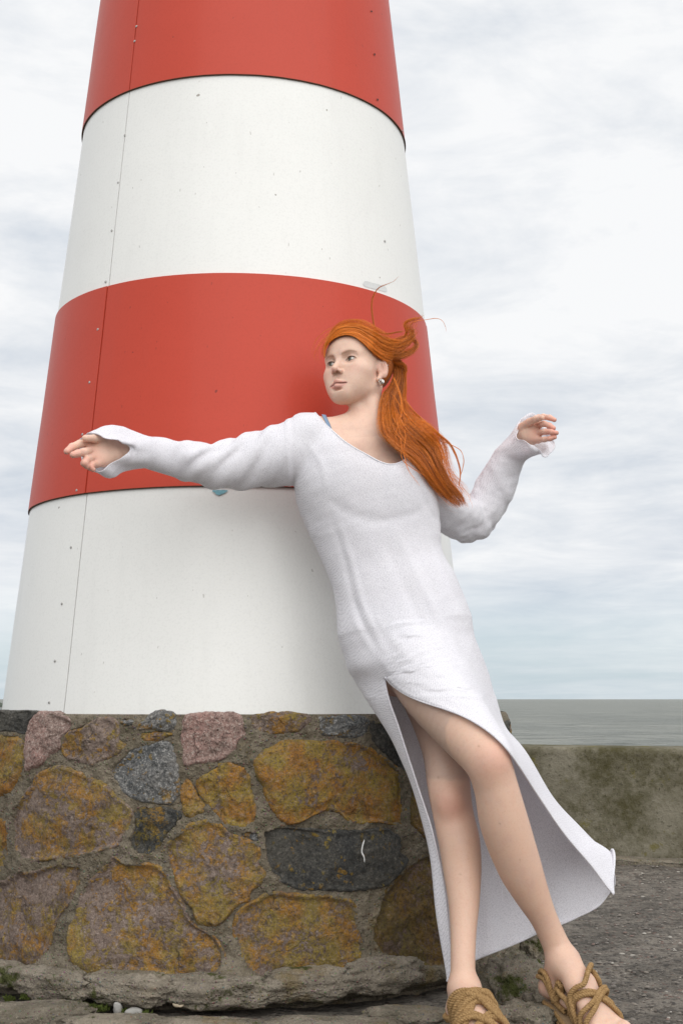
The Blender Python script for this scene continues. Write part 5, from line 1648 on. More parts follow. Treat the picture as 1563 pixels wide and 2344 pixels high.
# the cloth hangs in one smooth sweep from bust to knee, then carries its long folds
zt, zb = at(880, 1215, 2.2)[2], at(1000, 1600, 2.15)[2]
body_m = (np.linalg.norm((GV - np.array([.10, 3.27, 0])) * [1, 1, 0], axis=1) < .36) & (GV[:, 2] < zt) & (GV[:, 2] > zb) & (GV[:, 0] < at(1130, 1500, 2.2)[0] + .06)
edge_v = np.zeros(len(GV), bool)
Eb = np.sort(np.concatenate([GF[:, [0, 1]], GF[:, [1, 2]], GF[:, [2, 0]]]), 1); Eu, Ec = np.unique(Eb, axis=0, return_counts=True); edge_v[Eu[Ec == 1].ravel()] = True
sub = body_m[GF].all(1); used, inv_ = np.unique(GF[sub], return_inverse=True)
GV[used] = relax(GV[used], inv_.reshape(-1, 3), 55, .6, keep=(~body_m | edge_v)[used] | (np.abs(GV[used][:, 2] - zt) < .006) | (np.abs(GV[used][:, 2] - zb) < .006))
FOLDS = [   # ridge (+) and valley (-) lines seen on the front: points, height, half-width
    ([(905, 1215), (960, 1330), (1020, 1450), (1085, 1560), (1140, 1640)], .0050, .012), ([(880, 1235), (925, 1340), (975, 1450), (1030, 1550), (1090, 1630)], -.0035, .014),
    ([(790, 1380), (835, 1460), (900, 1545), (985, 1605), (1080, 1655)], .0030, .010), ([(760, 1190), (790, 1290), (815, 1390), (850, 1470), (880, 1540)], -.0028, .008),
    ([(775, 1190), (806, 1290), (830, 1380), (868, 1465), (900, 1540)], .0025, .008), ([(990, 1250), (1030, 1350), (1070, 1450), (1105, 1550)], .0032, .009),
    ([(740, 1130), (790, 1170), (860, 1190), (930, 1180), (985, 1150)], -.0030, .014), ([(700, 1010), (735, 1060), (745, 1120)], .0020, .008), ([(950, 1090), (975, 1150), (1000, 1200)], -.0035, .009),
    ([(850, 1400), (930, 1500), (1020, 1570), (1110, 1620)], .0026, .011)]
PP = proj(GV)
nrm_ = np.zeros_like(GV); fn_ = np.cross(GV[GF[:, 1]] - GV[GF[:, 0]], GV[GF[:, 2]] - GV[GF[:, 0]])
for k in range(3): np.add.at(nrm_, GF[:, k], fn_)
nrm_ /= np.linalg.norm(nrm_, axis=1)[:, None] + 1e-12
front = np.clip(-nrm_[:, 1] * 3 + .2, 0, 1) * (GV[:, 1] < 3.36)
disp = np.zeros(len(GV))
for pts, hh, wd in FOLDS:
    L_ = catmull(np.array(pts, float), 30); d = np.full(len(GV), 1e9); tb = np.zeros(len(GV))
    for i in range(29):
        a_, e_ = L_[i], L_[i + 1] - L_[i]; t_ = np.clip(((PP - a_) @ e_) / (e_ @ e_), 0, 1); dd = np.linalg.norm(PP - a_ - t_[:, None] * e_, axis=1)
        tb = np.where(dd < d, (i + t_) / 29, tb); d = np.minimum(d, dd)
    disp += hh * np.exp(-(d / 920 / wd) ** 2) * np.sin(np.pi * np.clip(tb, .02, .98)) ** .7
disp += .0022 * fbm(GV, 13, 3, 250) * (GV[:, 2] > zb)
GV = GV + nrm_ * (disp * front * ~edge_v)[:, None]
hipm = np.where((GV[:, 2] < at(900, 1380, 2.2)[2]) & (GV[:, 2] > zb - .12) & (nrm_[:, 1] < 0) & (GV[:, 1] < 3.30) & (proj(GV)[:, 0] > 893))[0]
last = np.zeros(len(hipm))
for t_s in np.linspace(0, .07, 15):
    dd = flegs(GV[hipm] + np.array([0, -t_s, 0])); last = np.where(dd < .007, t_s + .005, last)
mv = np.zeros(len(GV)); mv[hipm] = last
Eq = np.unique(np.sort(np.concatenate([GF[:, [0, 1]], GF[:, [1, 2]], GF[:, [2, 0]]]), 1), axis=0)
for _ in range(14):      # spread the lift into the cloth around it
    S_ = np.zeros(len(GV)); c_ = np.zeros(len(GV)); np.add.at(S_, Eq[:, 0], mv[Eq[:, 1]]); np.add.at(S_, Eq[:, 1], mv[Eq[:, 0]]); np.add.at(c_, Eq[:, 0], 1); np.add.at(c_, Eq[:, 1], 1)
    mv = np.maximum(mv * (mv > 0), .96 * S_ / np.maximum(c_, 1)); mv[hipm] = np.maximum(mv[hipm], last)
mv = mv * ((nrm_[:, 1] < .2) | (mv > .01))
GV[:, 1] -= mv * (GV[:, 1] < 3.32)
nearseam = np.zeros(len(GV), bool)
for c_, n_ in ((crc, crn), (clc, cln)): nearseam |= (np.abs((GV - c_) @ n_) < .014) & (np.linalg.norm(GV - c_, axis=1) < .08)
sub = nearseam[GF].any(1); used, inv_ = np.unique(GF[sub], return_inverse=True)
GV[used] = relax(GV[used], inv_.reshape(-1, 3), 14, .5, keep=~nearseam[used])
dress = mesh_obj('dress', GV, GF, M['knit'], person)
dress['label'] = 'long sheer white knit dress with bell cuffs and a high front slit'
so = dress.modifiers.new('thickness', 'SOLIDIFY'); so.thickness = .0022; so.offset = 0
# rolled edges: slit, hem, neckline
def edge_cord(name, P, r=.0022, n=6, closed=False):
    V, Fq = tube(P, r, n, closed); return mesh_obj(name, V, Fq, M['knit'], dress)


edge_cord('slit_edging', np.concatenate([SK[:apex_row:-1, 0], SK[apex_row:, -1]]), .0022)
edge_cord('hem', SK[-1], .0030)
for lp in DLOOPS:
    P = DV[lp]; q = proj(P)
    if len(lp) > 60 and q[:, 1].mean() < 1080 and abs(q[:, 0].mean() - 830) < 90:
        Q = np.array([P[(np.arange(-3, 4) + i) % len(P)].mean(0) for i in range(0, len(P), 2)])
        edge_cord('neckline_edging', Q, .0026, closed=True)
# underwear seen faintly through the knit
M['underblue'] = simple_mat('blue_grey_cotton', (.20, .29, .42), .8, 0, .1, 100)
for c, nm in ((at(766, 1095, 2.272), 'a'), (at(906, 1120, 2.272), 'b')):
    th = np.linspace(0, 1.55, 14); ph = np.linspace(0, 2 * np.pi, 28, endpoint=False); TT, PP = np.meshgrid(th, ph, indexing='ij')
    V = c + np.stack([.061 * np.sin(TT) * np.cos(PP), -.0535 * np.cos(TT), .059 * np.sin(TT) * np.sin(PP)], -1).reshape(-1, 3)
    mesh_obj('bra_cup', V, grid_faces(28, 14, True), M['underblue'], person)
fbody = lambda P: field(neckset, P)
def on_skin(px, py, Y0=1.9, off=.0015, fn=None):
    fn = fn or fbody
    d = ray(px, py); d = d / d[1]; Ys = np.linspace(Y0 + 1, 3.75, 420); P = d[None] * Ys[:, None] + [0, 0, CAMZ]
    v = fn(P); k = np.where(v < off)[0]
    return (P[k[0]], True) if len(k) else (P[int(np.argmin(v))], False)


def strap(pts, w, name):
    C = catmull(np.array(pts), 24); T = np.gradient(C, axis=0); T /= np.linalg.norm(T, axis=1)[:, None]
    e = 1e-3; g = np.stack([fbody(C + np.eye(3)[k] * e) - fbody(C) for k in range(3)], 1); g /= np.linalg.norm(g, axis=1)[:, None]
    S = np.cross(T, g); S /= np.linalg.norm(S, axis=1)[:, None]
    V = np.stack([C - S * w / 2, C - S * w / 2 + g * .0012, C + S * w / 2 + g * .0012, C + S * w / 2], 1).reshape(-1, 3)
    mesh_obj(name, V, grid_faces(4, 24), M['underblue'], person, smooth=False)


strap([on_skin(x, y)[0] for x, y in ((741, 950), (744, 957), (748, 965), (754, 980), (764, 1010), (768, 1045))], .011, 'bra_strap')
strap([on_skin(x, y)[0] for x, y in ((930, 1010), (929, 1030), (926, 1046), (922, 1070))], .010, 'bra_strap')

# briefs under the skirt part
BT = tri(body_tor)
ztop, zbot = at(930, 1375, 2.2)[2], at(930, 1480, 2.2)[2]
fz = np.minimum(ztop + .10 * (BT[0][:, 0] - .15) - BT[0][:, 2], BT[0][:, 2] - zbot - np.abs(BT[0][:, 0] - .155) * .65)
PV, PF = clip_mesh(BT[0], BT[1], fz)
e = 1e-3; d0 = fbody2(PV) if False else field(torso + legL + legR, PV)
g = np.stack([field(torso + legL + legR, PV + np.eye(3)[k] * e) - d0 for k in range(3)], 1) / e; g /= np.linalg.norm(g, axis=1)[:, None] + 1e-9
M['palecotton'] = simple_mat('pale_blue_cotton', (.46, .53, .62), .8, 0, .1, 100)
mesh_obj('briefs', PV + g * .002, PF, M['palecotton'], person)
# ------------------------------------------------------------------ hair
CZ_Y = np.array([-.13, -.05, -.028, -.012, .008, .028, .044, .058, .070, .085])
CZ_Z = np.array([-.075, -.072, -.02, .030, .036, .044, .055, .066, .074, .078])
cap_p = [hp((0, -.020, .046), (.0775, .094, .086), .02), hp((0, .030, .046), (.070, .054, .061), .03)]
fcap = lambda P: field(cap_p, P)
CV_, CF_ = surface_net(fcap, HC - .16, HC + .18, .0035); CV_ = project(fcap, CV_, 1)
l_ = ((CV_ - HC) @ HR) / HS
fh = l_[:, 2] - np.interp(l_[:, 1], CZ_Y, CZ_Z) + .004 * noise3(l_ * 90, 8)
# the cap sinks into the skin at the hairline instead of ending in a step
CV_ = CV_ - (CV_ - (HC + HR @ np.array([0, -.01, .02]))) * (np.clip((.022 - fh) / .022, 0, 1) ** 1.5 * .085)[:, None]
CV_, CF_ = clip_mesh(CV_, CF_, fh)

M['hair'], t, b, co, _ = new_mat('copper_hair')
tn = t.node('ShaderNodeSeparateColor', ins={0: t.node('ShaderNodeVertexColor', layer_name='tone').outputs[0]})
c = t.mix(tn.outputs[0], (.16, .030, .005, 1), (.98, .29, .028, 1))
t.put(b, 'Base Color', c); t.put(b, 'Roughness', .38); t.put(b, 'Specular IOR Level', .45)
M['hairbase'], t, b, co, _ = new_mat('copper_hair_under')
v_ = t.noise(t.vmath('MULTIPLY', co, (40, 40, 40)), 5, 5, .7)
t.put(b, 'Base Color', t.mix(v_, (.26, .060, .010, 1), (.52, .15, .022, 1))); t.put(b, 'Roughness', .6)
hair_root = mesh_obj('hair', CV_, CF_, M['hairbase'], person)
hair_root['label'] = 'long copper-red hair blown to the side and over one shoulder'


def hx(L): return [(680 + x * .2687, 600 + y * .2687) for x, y in L]


def on_cap(px, py, lift):
    d = ray(px, py); d = d / d[1]; Ys = np.linspace(3.15, 3.55, 160); P = d[None] * Ys[:, None] + [0, 0, CAMZ]
    v = fcap(P) - lift; k = np.where(v < 0)[0]
    return P[k[0]] if len(k) else P[int(np.argmin(v))]


HRG = np.random.default_rng(21)
SV_, SF_, ST_ = [], [], []


def emit(C, r0, tone):
    """C: strands x points x 3"""
    n, m, _ = C.shape
    T = np.gradient(C, axis=1); T /= np.linalg.norm(T, axis=2)[..., None] + 1e-9
    ref = np.array([.2, -.9, .35]); N = np.cross(T, ref); N /= np.linalg.norm(N, axis=2)[..., None] + 1e-9; B = np.cross(T, N)
    tt = np.linspace(0, 1, m); r = (np.asarray(r0).reshape(-1, 1) * (1 - .75 * tt ** 3)[None])[..., None]
    ring = [C + r * (N * math.cos(a) + B * math.sin(a)) for a in (0, 2.094, 4.189)]
    V = np.stack(ring, 2).reshape(-1, 3)
    base_ = grid_faces(3, m, True); Fq = (base_[None] + (np.arange(n) * m * 3)[:, None, None]).reshape(-1, 4)
    off = sum(len(v) for v in SV_)
    SV_.append(V); SF_.append(Fq + off); ST_.append(np.repeat(tone, m * 3) if np.ndim(tone) == 1 else np.repeat(tone.reshape(-1), 3))


def band(Ap, Bp, n, m=30, clumps=22, pull=.65, wav=.0022, thick=.012, start=(0, .25), end=(.9, 1.), tone=(.2, .95), r=.00042, converge=0., depth_dir=np.array([0, 1., 0])):
    """strands filling the sheet between two 3-D contour curves"""
    A_ = resample(Ap, 120); B_ = resample(Bp, 120)
    s = HRG.random(n); dep = HRG.random(n)
    ck = HRG.random(clumps); cd = HRG.random(clumps); ctone = HRG.uniform(0, 1, clumps)
    cid = np.argmin(np.abs(s[:, None] - ck[None]) + HRG.uniform(0, .5 / clumps, (n, clumps)), 1)
    t0 = HRG.uniform(*start, n); t1 = HRG.uniform(*end, n)
    tt = np.linspace(0, 1, m); T_ = t0[:, None] + (t1 - t0)[:, None] * tt[None]
    pl = pull * np.clip(T_ * 1.8, 0, 1)
    S = s[:, None] * (1 - pl) + ck[cid][:, None] * pl
    S = S + .035 * np.sin(T_ * HRG.uniform(3, 9, n)[:, None] + HRG.uniform(0, 6.28, n)[:, None]) * T_
    S = np.clip(S, -.06, 1.06)
    Dp = dep[:, None] * (1 - pl) + cd[cid][:, None] * pl
    i = T_ * 119; k = np.clip(i.astype(int), 0, 118); f = (i - k)[..., None]
    Pa = A_[k] * (1 - f) + A_[k + 1] * f; Pb = B_[k] * (1 - f) + B_[k + 1] * f
    C = Pa * (1 - S[..., None]) + Pb * S[..., None]
    C = C + depth_dir * ((Dp - .5) * thick)[..., None]
    ph = HRG.uniform(0, 100, n)[:, None] + T_ * 5
    cph = cid[:, None] * 13.1 + T_ * 3.2
    z = 0 * T_
    for ax in range(3):
        C[..., ax] += wav * .6 * noise3(np.stack([ph, z + ax * 7.7, z], -1), 5) * (.3 + T_) + wav * 1.8 * noise3(np.stack([cph, z + ax * 5.1, z], -1), 6) * T_
    tn_ = np.clip(tone[0] + (tone[1] - tone[0]) * (.55 * ctone[cid] + .45 * HRG.random(n)) , 0, 1)
    emit(C, HRG.uniform(.7, 1.2, n) * r, tn_)


def lock(pts, n, spread, m=34, wav=.0015, r=.00038, tone=(.3, .95), s0=1.0, s1=1.0, start=(0, .1), end=(.85, 1.)):
    """a bundle of strands about one curve"""
    C0 = resample(np.array(pts), 100)
    t0 = HRG.uniform(*start, n); t1 = HRG.uniform(*end, n); tt = np.linspace(0, 1, m); T_ = t0[:, None] + (t1 - t0)[:, None] * tt
    i = T_ * 99; k = np.clip(i.astype(int), 0, 98); f = (i - k)[..., None]; C = C0[k] * (1 - f) + C0[k + 1] * f
    o = HRG.normal(0, 1, (n, 3)) * spread; prof = s0 + (s1 - s0) * T_ + .5 * np.sin(T_ * np.pi) * (s0 != s1)
    o2 = HRG.normal(0, 1, (n, 3)) * spread * .7
    C = C + o[:, None] * prof[..., None] * (1 - T_[..., None]) + (o * .3 + o2)[:, None] * prof[..., None] * T_[..., None]
    ph = HRG.uniform(0, 100, n)[:, None] + T_ * 6; z = 0 * T_
    for ax in range(3): C[..., ax] += wav * noise3(np.stack([ph, z + ax * 7.7, z], -1), 7)
    emit(C, HRG.uniform(.7, 1.2, n) * r, HRG.uniform(tone[0], tone[1], n))


# crown: swept from the hairline over the head towards the back
fA = hx([(238, 815), (243, 745), (264, 702), (298, 664), (350, 634), (425, 622), (500, 646), (560, 692), (612, 742), (662, 792), (725, 835), (800, 865)])
fB = hx([(228, 815), (229, 740), (246, 678), (288, 606), (352, 552), (440, 528), (530, 534), (604, 564), (682, 606), (762, 645), (850, 664), (925, 640)])
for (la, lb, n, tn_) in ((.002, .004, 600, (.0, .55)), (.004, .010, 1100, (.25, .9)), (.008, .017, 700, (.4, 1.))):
    Ap = [on_cap(x, y, la) for x, y in fA]; Bp = [on_cap(x, y, lb) for x, y in fB]
    for Lx in (Ap, Bp):
        for k in range(1, len(Lx)):       # keep neighbouring depths close where the scalp falls away
            if Lx[k][1] > Lx[k - 1][1] + .05: Lx[k] = atw(*(proj(Lx[k][None])[0]), Lx[k - 1][1] + .03)
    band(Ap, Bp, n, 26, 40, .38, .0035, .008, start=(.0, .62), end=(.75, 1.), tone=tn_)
yt = on_cap(*hx([(780, 760)])[0], .006)[1]
def L3(L, Ys):
    L = hx(L); Ys = np.interp(np.linspace(0, 1, len(L)), np.linspace(0, 1, len(Ys)), Ys)
    return [at(x, y, Y) for (x, y), Y in zip(L, Ys)]


lock(L3([(520, 596), (640, 668), (760, 700), (880, 690), (960, 640), (985, 600), (945, 560), (920, 525), (950, 498), (1030, 480), (1088, 440)], [2.33, 2.37, 2.38, 2.36]), 186, .0045, r=.00030, wav=.004, end=(.40, 1.), s0=1.3, s1=.5, tone=(.35, 1))
lock(L3([(540, 620), (680, 730), (800, 785), (900, 785), (980, 752), (1018, 705), (1000, 665), (950, 645), (890, 648), (830, 665)], [2.33, 2.38, 2.39, 2.36]), 198, .0040, r=.00030, wav=.004, end=(.40, 1.), s0=1.2, s1=.7, tone=(.2, .95))
lock(L3([(600, 660), (720, 765), (850, 812), (950, 778), (1012, 722), (1012, 684), (980, 656), (930, 640), (860, 655), (800, 690)], [2.34, 2.39, 2.38]), 111, .0028, r=.00030, wav=.004, end=(.40, 1.), s0=1.2, s1=.8, tone=(.1, .8))
lock(L3([(560, 600), (680, 660), (800, 712), (905, 700), (985, 650), (990, 600)], [2.33, 2.37, 2.37]), 186, .0045, r=.00030, wav=.004, end=(.40, 1.), s0=1., s1=.9)
lock(L3([(600, 640), (740, 740), (850, 760), (930, 715), (985, 655), (975, 610), (930, 600)], [2.33, 2.37, 2.37]), 148, .0040, r=.00030, wav=.004, end=(.40, 1.), s0=1., s1=.9, tone=(.15, .8))
lock(L3([(820, 700), (900, 660), (930, 600), (915, 540), (945, 500), (1000, 478), (1050, 470)], [2.38, 2.36]), 26, .0018, s0=1., s1=.6)
lock(L3([(900, 640), (945, 560), (1000, 508), (1100, 490), (1190, 480), (1240, 505), (1265, 560), (1268, 600)], [2.37, 2.34]), 5, .0008, m=44, r=.00042, wav=.0008)
lock(L3([(905, 590), (830, 602), (760, 612), (700, 595), (660, 560), (646, 500), (636, 430), (633, 370), (641, 310), (665, 255), (700, 215), (760, 190), (820, 165), (845, 140), (865, 122), (885, 142)], [2.36, 2.31]), 16, .0007, m=60, s0=1.4, s1=.6, r=.00045, wav=.0006, start=(0, .04), end=(.8, 1.))
lock(L3([(720, 780), (830, 845), (900, 860), (930, 900), (915, 940), (905, 990)], [2.37, 2.39]), 24, .0022)
lock(L3([(760, 830), (850, 862), (905, 880), (928, 920), (918, 975), (890, 1040)], [2.38, 2.39]), 26, .0025)
for k in range(14):
    q = HRG.uniform(-1, 1, 4)
    lock(L3([(780 + 30 * q[0], 690 + 40 * q[1]), (880, 680 + 50 * q[2]), (960 + 40 * q[3], 620 + 60 * q[0]), (985 + 50 * q[1], 560 + 70 * q[2]), (960 + 90 * q[3], 520 + 60 * q[1])], [2.38, 2.36]), 3, .001, r=.0003)
# behind the ear and down over the shoulder
Aa = L3([(735, 835), (800, 885), (822, 960), (785, 1060), (738, 1120), (714, 1200), (704, 1300), (712, 1400), (738, 1480), (790, 1535), (850, 1590), (940, 1655), (1030, 1745), (1100, 1842), (1200, 1955), (1290, 2042), (1375, 2098)],
        [2.39, 2.40, 2.385, 2.37, 2.355, 2.33, 2.29, 2.265, 2.255, 2.26, 2.275, 2.285])
Bb = L3([(838, 795), (895, 858), (922, 950), (914, 1060), (893, 1180), (902, 1280), (955, 1350), (1035, 1430), (1115, 1508), (1178, 1590), (1222, 1700), (1262, 1800), (1320, 1880), (1385, 1955), (1432, 2025), (1425, 2070)],
        [2.40, 2.405, 2.40, 2.39, 2.375, 2.35, 2.32, 2.30, 2.29, 2.285, 2.28, 2.285])
def in_front(Ls, frm, lift):
    out = []; Ls = list(resample(np.array(Ls), 40))
    for k, P in enumerate(Ls):
        if k / (len(Ls) - 1) >= frm:
            px, py = proj(P[None])[0]; hit, ok = on_skin(px, py, 2.0, lift, lambda Q: np.minimum(dfn0(Q), fbody(Q)))
            if ok and hit[1] < P[1]: P = atw(px, py, hit[1])
        out.append(P)
    out = np.array(out)
    for _ in range(4):
        Y = out[:, 1].copy(); Y[1:-1] = np.minimum(Y[1:-1], (Y[:-2] + Y[2:]) / 2 + .001)
        q = proj(out); out = np.array([atw(a_, b_, y_) for (a_, b_), y_ in zip(q, Y)])
    return out


Aa = in_front(Aa, .22, .010); Bb = in_front(Bb, .22, .012)
band(Aa, Bb, 2200, 30, 60, .55, .0080, .026, start=(0, .30), end=(.70, 1.), tone=(.0, .6), r=.00034)  # dark under layer: shade beneath the fall is put into the strand tone
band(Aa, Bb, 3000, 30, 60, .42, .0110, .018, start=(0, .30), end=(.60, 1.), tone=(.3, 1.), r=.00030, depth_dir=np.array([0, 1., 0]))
def shift(L, d): return np.array(L) + d
wA = Aa + (Aa - Bb) * .10; wB = Bb + (Bb - Aa) * .42 * np.clip(np.linspace(-.2, 2.2, len(Aa)), 0, 1)[:, None] * np.clip(np.linspace(6, .6, len(Aa)), 0, 1)[:, None]
band(wA, wB, 420, 34, 90, .10, .0190, .030, start=(0, .45), end=(.45, 1.), tone=(.5, 1.), r=.00022)
band(Bb, wB, 260, 34, 40, .25, .0150, .020, start=(0, .4), end=(.5, 1.), tone=(.4, 1.), r=.00024)
fU = [on_cap(x, y, .010) for x, y in fB]; fV = [on_cap(x, y, .010) + np.array([.004, 0, .012]) for x, y in fB]
band(fU, fV, 110, 26, 60, .05, .0120, .010, start=(.0, .6), end=(.5, 1.), tone=(.5, 1.), r=.00020)
lock(L3([(895, 1150), (940, 1220), (1000, 1290), (1080, 1360), (1150, 1420), (1220, 1480), (1290, 1540), (1340, 1620), (1370, 1700), (1388, 1780), (1385, 1860), (1370, 1935)], [2.38, 2.30, 2.28]), 34, .0014, m=50, s0=1.4, s1=.5, r=.00042, wav=.001)
lock(L3([(1230, 1520), (1340, 1570), (1395, 1610), (1418, 1690), (1405, 1770), (1382, 1850), (1378, 1935)], [2.30, 2.28]), 9, .0008, m=40, wav=.001)
lock(L3([(1050, 1440), (1150, 1530), (1210, 1630), (1225, 1740), (1262, 1850), (1330, 1950), (1390, 2010)], [2.31, 2.28]), 60, .0040, m=40, s0=1, s1=.6)
lock(L3([(1100, 1480), (1180, 1530), (1240, 1575), (1278, 1612)], [2.31, 2.29]), 10, .0020)
for k in range(12):      # strays and crossing wisps in the falling length
    q = HRG.uniform(-1, 1, 6); y0 = HRG.uniform(900, 1500); xa = np.interp(y0, [900, 1100, 1300, 1500], [840, 800, 820, 900])
    st_ = [(xa + 40 * q[0], y0), (xa + 40 + 60 * q[1], y0 + 150), (xa + 90 + 80 * q[2], y0 + 290), (xa + 210 + 90 * q[3], y0 + 430)]
    lock(in_front(L3(st_, [2.34, 2.30, 2.28]), .3, .016), 7, .0012, r=.00034, m=30, tone=(.5, 1.))
for k in range(26):
    q = HRG.uniform(-1, 1, 6); y0 = HRG.uniform(1450, 1950)
    x0 = np.interp(y0, [1450, 1700, 1950], [1060, 1210, 1370])
    lock(L3([(x0, y0), (x0 + 45 + 30 * q[0], y0 + 40 + 40 * q[1]), (x0 + 60 + 50 * q[2], y0 + 110 + 50 * q[3]), (x0 + 95 + 60 * q[4], y0 + 190 + 40 * q[5])], [2.30, 2.28]), 2, .001, r=.00028, m=18)
# loose hair behind the far side of the face
lock(L3([(400, 545), (300, 585), (225, 650), (180, 720), (165, 790), (190, 850)], [2.42, 2.46]), 10, .0080, s0=.4, s1=1., r=.0003, tone=(.5, 1))
lock(L3([(330, 590), (262, 650), (225, 720), (215, 800), (240, 800)], [2.38, 2.42]), 14, .0025, s0=.4, s1=1., r=.00032, tone=(.3, 1))
SVc = np.concatenate(SV_); SFc = np.concatenate(SF_); STc = np.concatenate(ST_)
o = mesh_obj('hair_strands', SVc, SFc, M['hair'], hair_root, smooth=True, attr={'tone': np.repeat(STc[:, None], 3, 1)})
o['kind'] = 'stuff'
print('hair quads', len(SFc))

# ------------------------------------------------------------------ earrings and ring
M['silver'] = simple_mat('silver', (.62, .60, .57), .18, 1.0, .05, 50)
def ring_mesh(c, n_, R_, r_, name, flat=1., parent=person):
    n_ = np.asarray(n_) / np.linalg.norm(n_); u = np.cross(n_, [0, 0, 1.]); u /= np.linalg.norm(u); v = np.cross(n_, u)
    a = np.linspace(0, 2 * np.pi, 28, endpoint=False)
    V, Fq = tube(c + R_ * (np.cos(a)[:, None] * u + flat * np.sin(a)[:, None] * v), r_, 8, True)
    return mesh_obj(name, V, Fq, M['silver'], parent)


lobe = H(-.0755, .001, -.034)
e_root = ring_mesh(lobe + HR @ np.array([-.001, .002, -.005]), HR @ np.array([.35, 1, 0]), .0070, .0022, 'earring', 1.1)
e_root['label'] = 'chunky silver hoop in the ear lobe'
ring_mesh(lobe + HR @ np.array([-.001, -.003, -.005]), HR @ np.array([.2, 1, .1]), .0064, .0020, 'hoop_band', 1.1, e_root)
ring_mesh(lobe + HR @ np.array([-.001, .007, -.004]), HR @ np.array([.6, 1, -.1]), .0050, .0016, 'hoop_band', 1.1, e_root)
for k, (y, z) in enumerate(((-.0235, .016), (-.0245, .009), (-.0235, .002))):
    o = ring_mesh(H(-.0765, y, z), HR @ np.array([.2, .1, 1]), .0036, .0010, 'ear_cuff'); o['label'] = 'thin silver cuff on the ear rim'

# ------------------------------------------------------------------ rope sandals
M['rope'], t, b, co, _ = new_mat('jute_rope')
t.put(b, 'Base Color', t.mix(t.step(t.noise(co, 240, 4, .8), .3, .7), (.20, .115, .045, 1), (.42, .27, .125, 1)))
t.put(b, 'Roughness', .9); t.put(b, 'Normal', t.bump(t.noise(co, 500, 4, .8), .0012, .8)); t.put(b, 'Specular IOR Level', .2)
M['sole'] = simple_mat('tan_sole', (.30, .20, .11), .85, 0, .2, 80, .002)


def rope(path, R_=.0062, pitch=.017, closed=False):
    """three-strand laid rope along a path"""
    L = np.concatenate([[0], np.cumsum(np.linalg.norm(np.diff(path, axis=0), axis=1))]); n = max(12, int(L[-1] / .0016))
    Q = catmull(path, 400); Ls = np.concatenate([[0], np.cumsum(np.linalg.norm(np.diff(Q, axis=0), axis=1))])
    s = np.linspace(0, Ls[-1], n); C = np.stack([np.interp(s, Ls, Q[:, k]) for k in range(3)], 1)
    T = np.gradient(C, axis=0); T /= np.linalg.norm(T, axis=1)[:, None]
    N = np.zeros_like(C); up = np.array([0, 0, 1.]) if abs(T[0, 2]) < .9 else np.array([1., 0, 0]); a = np.cross(T[0], up); N[0] = a / np.linalg.norm(a)
    for i in range(1, n):
        a = N[i - 1] - T[i] * N[i - 1].dot(T[i]); N[i] = a / np.linalg.norm(a)
    B = np.cross(T, N); parts = []
    for k in range(3):
        ph = 2 * np.pi * (s / pitch + k / 3); P = C + R_ * .52 * (np.cos(ph)[:, None] * N + np.sin(ph)[:, None] * B)
        parts.append(tube(P, R_ * .56, 7))
    return merge(parts)


fleg = lambda P: field(legL + legR + footL + footR, P)
def surf(P, off, it=6):
    """push path points onto the foot surface at a height off"""
    P = np.array(P, float)
    for _ in range(it):
        e = 1e-3; d = fleg(P); g = np.stack([fleg(P + np.eye(3)[k] * e) - d for k in range(3)], 1) / e
        g /= np.linalg.norm(g, axis=1)[:, None] + 1e-9; P = P + (off - d)[:, None] * g * .8
    return P


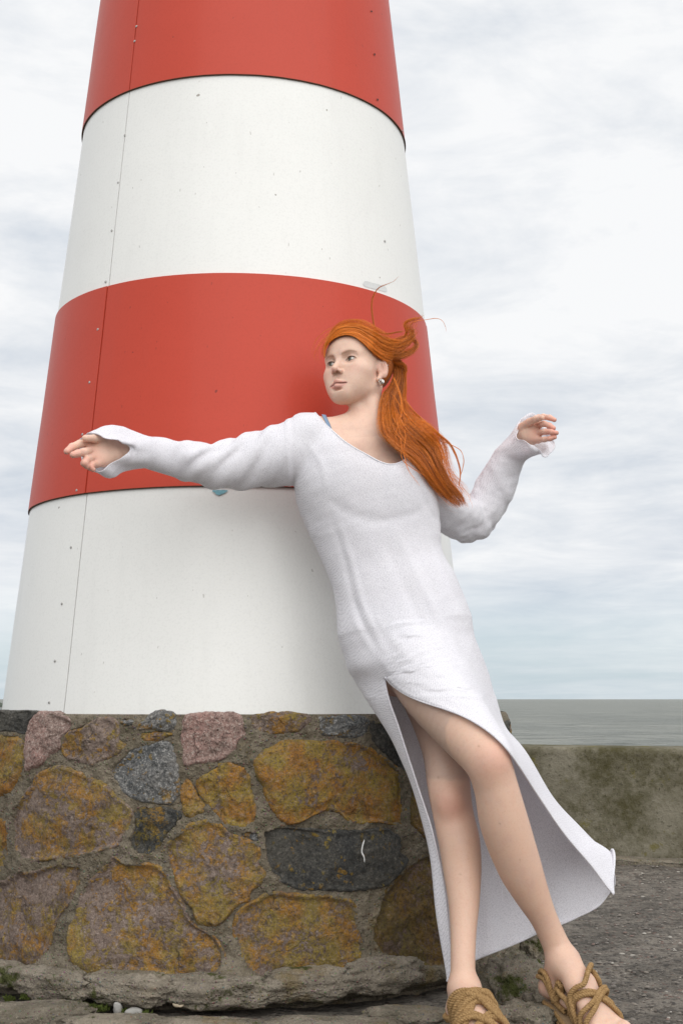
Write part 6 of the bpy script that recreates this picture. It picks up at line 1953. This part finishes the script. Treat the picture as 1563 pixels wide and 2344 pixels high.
def sandal(fr, an, kind, label, sole_h):
    d, sd_, heel, mid, ball = fr; parts = []
    root = thing_part = None
    # sole: rounded board under the foot with a rope-wrapped edge
    path = []
    ends = ball + d * .075
    nS = 40
    for k in range(nS):
        a = 2 * np.pi * k / nS; cx = (heel + ends) / 2; Lh = np.linalg.norm((ends - heel)[:2]) / 2 + .018
        wv = .040 + .008 * math.cos(a)
        p = cx + d * Lh * math.cos(a) + sd_ * wv * math.sin(a) * (1 - .12 * math.cos(2 * a))
        h = np.interp((p - heel) @ d, [-.02, .03, .10, .2], [heel[2] - .030, heel[2] - .032, .030, .028])
        path.append([p[0], p[1], max(h, .012)])
    path = np.array(path); c = path.mean(0)
    top = path.copy(); bot = path.copy(); bot[:, 2] = np.maximum(bot[:, 2] - sole_h, .001); bot[:, :2] = c[:2] + (bot[:, :2] - c[:2]) * .96
    V = np.concatenate([top, bot, [top.mean(0)], [bot.mean(0)]]); Fq = []
    for k in range(nS):
        k2 = (k + 1) % nS; Fq += [[k, k2, nS + k2], [k, nS + k2, nS + k], [2 * nS, k2, k], [2 * nS + 1, nS + k, nS + k2]]
    so_ = mesh_obj('sandal', V, np.array(Fq), M['sole'], person, smooth=False); so_['label'] = label
    for j in range(2):
        pp = path.copy(); pp[:, 2] = np.maximum(pp[:, 2] - .006 - j * .0105, .006); pp = np.vstack([pp, pp[:1]])
        V, Fq = rope(pp, .0056); mesh_obj('rope_strand', V, Fq, M['rope'], so_)
    for P, off in kind:
        Q = surf(catmull(np.array(P), 22), off * .9); V, Fq = rope(Q, .0058, .0165)
        mesh_obj('rope_strand', V, Fq, M['rope'], so_)
    return so_


def fpath(fr, L):
    """(along, side, height) in the foot's own frame, from the heel"""
    d, sd_, heel, mid, ball = fr; return [np.array([heel[0], heel[1], 0]) + d * a + sd_ * s_ + np.array([0, 0, h]) for a, s_, h in L]


kl, kr = [], []
for fr, lst in ((fL, kl), (fR, kr)):
    hL = fr[2][2]
    if fr is fR: lst += []
    for j in range(2):
        o_ = j * .0120 + (.052 if fr is fR else 0)
        lst += [(fpath(fr, [(.030 + o_, -.06, .05), (.050 + o_, -.035, .11), (.075 + o_, .0, .12), (.100 + o_, .035, .09), (.112 + o_, .06, .04)]), .0058),
                (fpath(fr, [(.030 + o_, .06, .05), (.050 + o_, .035, .11), (.078 + o_, .0, .12), (.100 + o_, -.035, .09), (.112 + o_, -.06, .04)]), .0125),
                (fpath(fr, [(.085 + o_, -.06, .04), (.105 + o_, -.03, .09), (.125 + o_, .0, .09), (.145 + o_, .035, .06), (.150 + o_, .06, .03)]), .0060),
                (fpath(fr, [(.085 + o_, .06, .04), (.108 + o_, .03, .09), (.128 + o_, .0, .09), (.145 + o_, -.035, .06), (.150 + o_, -.06, .03)]), .0130)]
        lst += [(fpath(fr, [(.055 + o_ * .7, -.055, .03), (.020, -.045, hL + .03 - o_), (-.022, -.022, hL + .035 - o_), (-.036, .0, hL + .035 - o_), (-.022, .022, hL + .035 - o_), (.020, .045, hL + .03 - o_), (.055 + o_ * .7, .055, .03)]), .0060)]
# the standing foot carries a dense knot of rope over the instep
for j in range(5):
    o_ = .112 + j * .0100
    kr.append((fpath(fR, [(o_ - .01, -.05, .03), (o_ - .004, -.035, .10), (o_, .0, .12), (o_ - .004, .035, .10), (o_ - .01, .05, .03)]), .0065 + .004 * (j % 2)))
sandal(fL, None, kl, 'woven rope sandal on the foot stepping out to the right', .022)
sandal(fR, None, kr, 'woven rope sandal on the standing foot in front', .022)
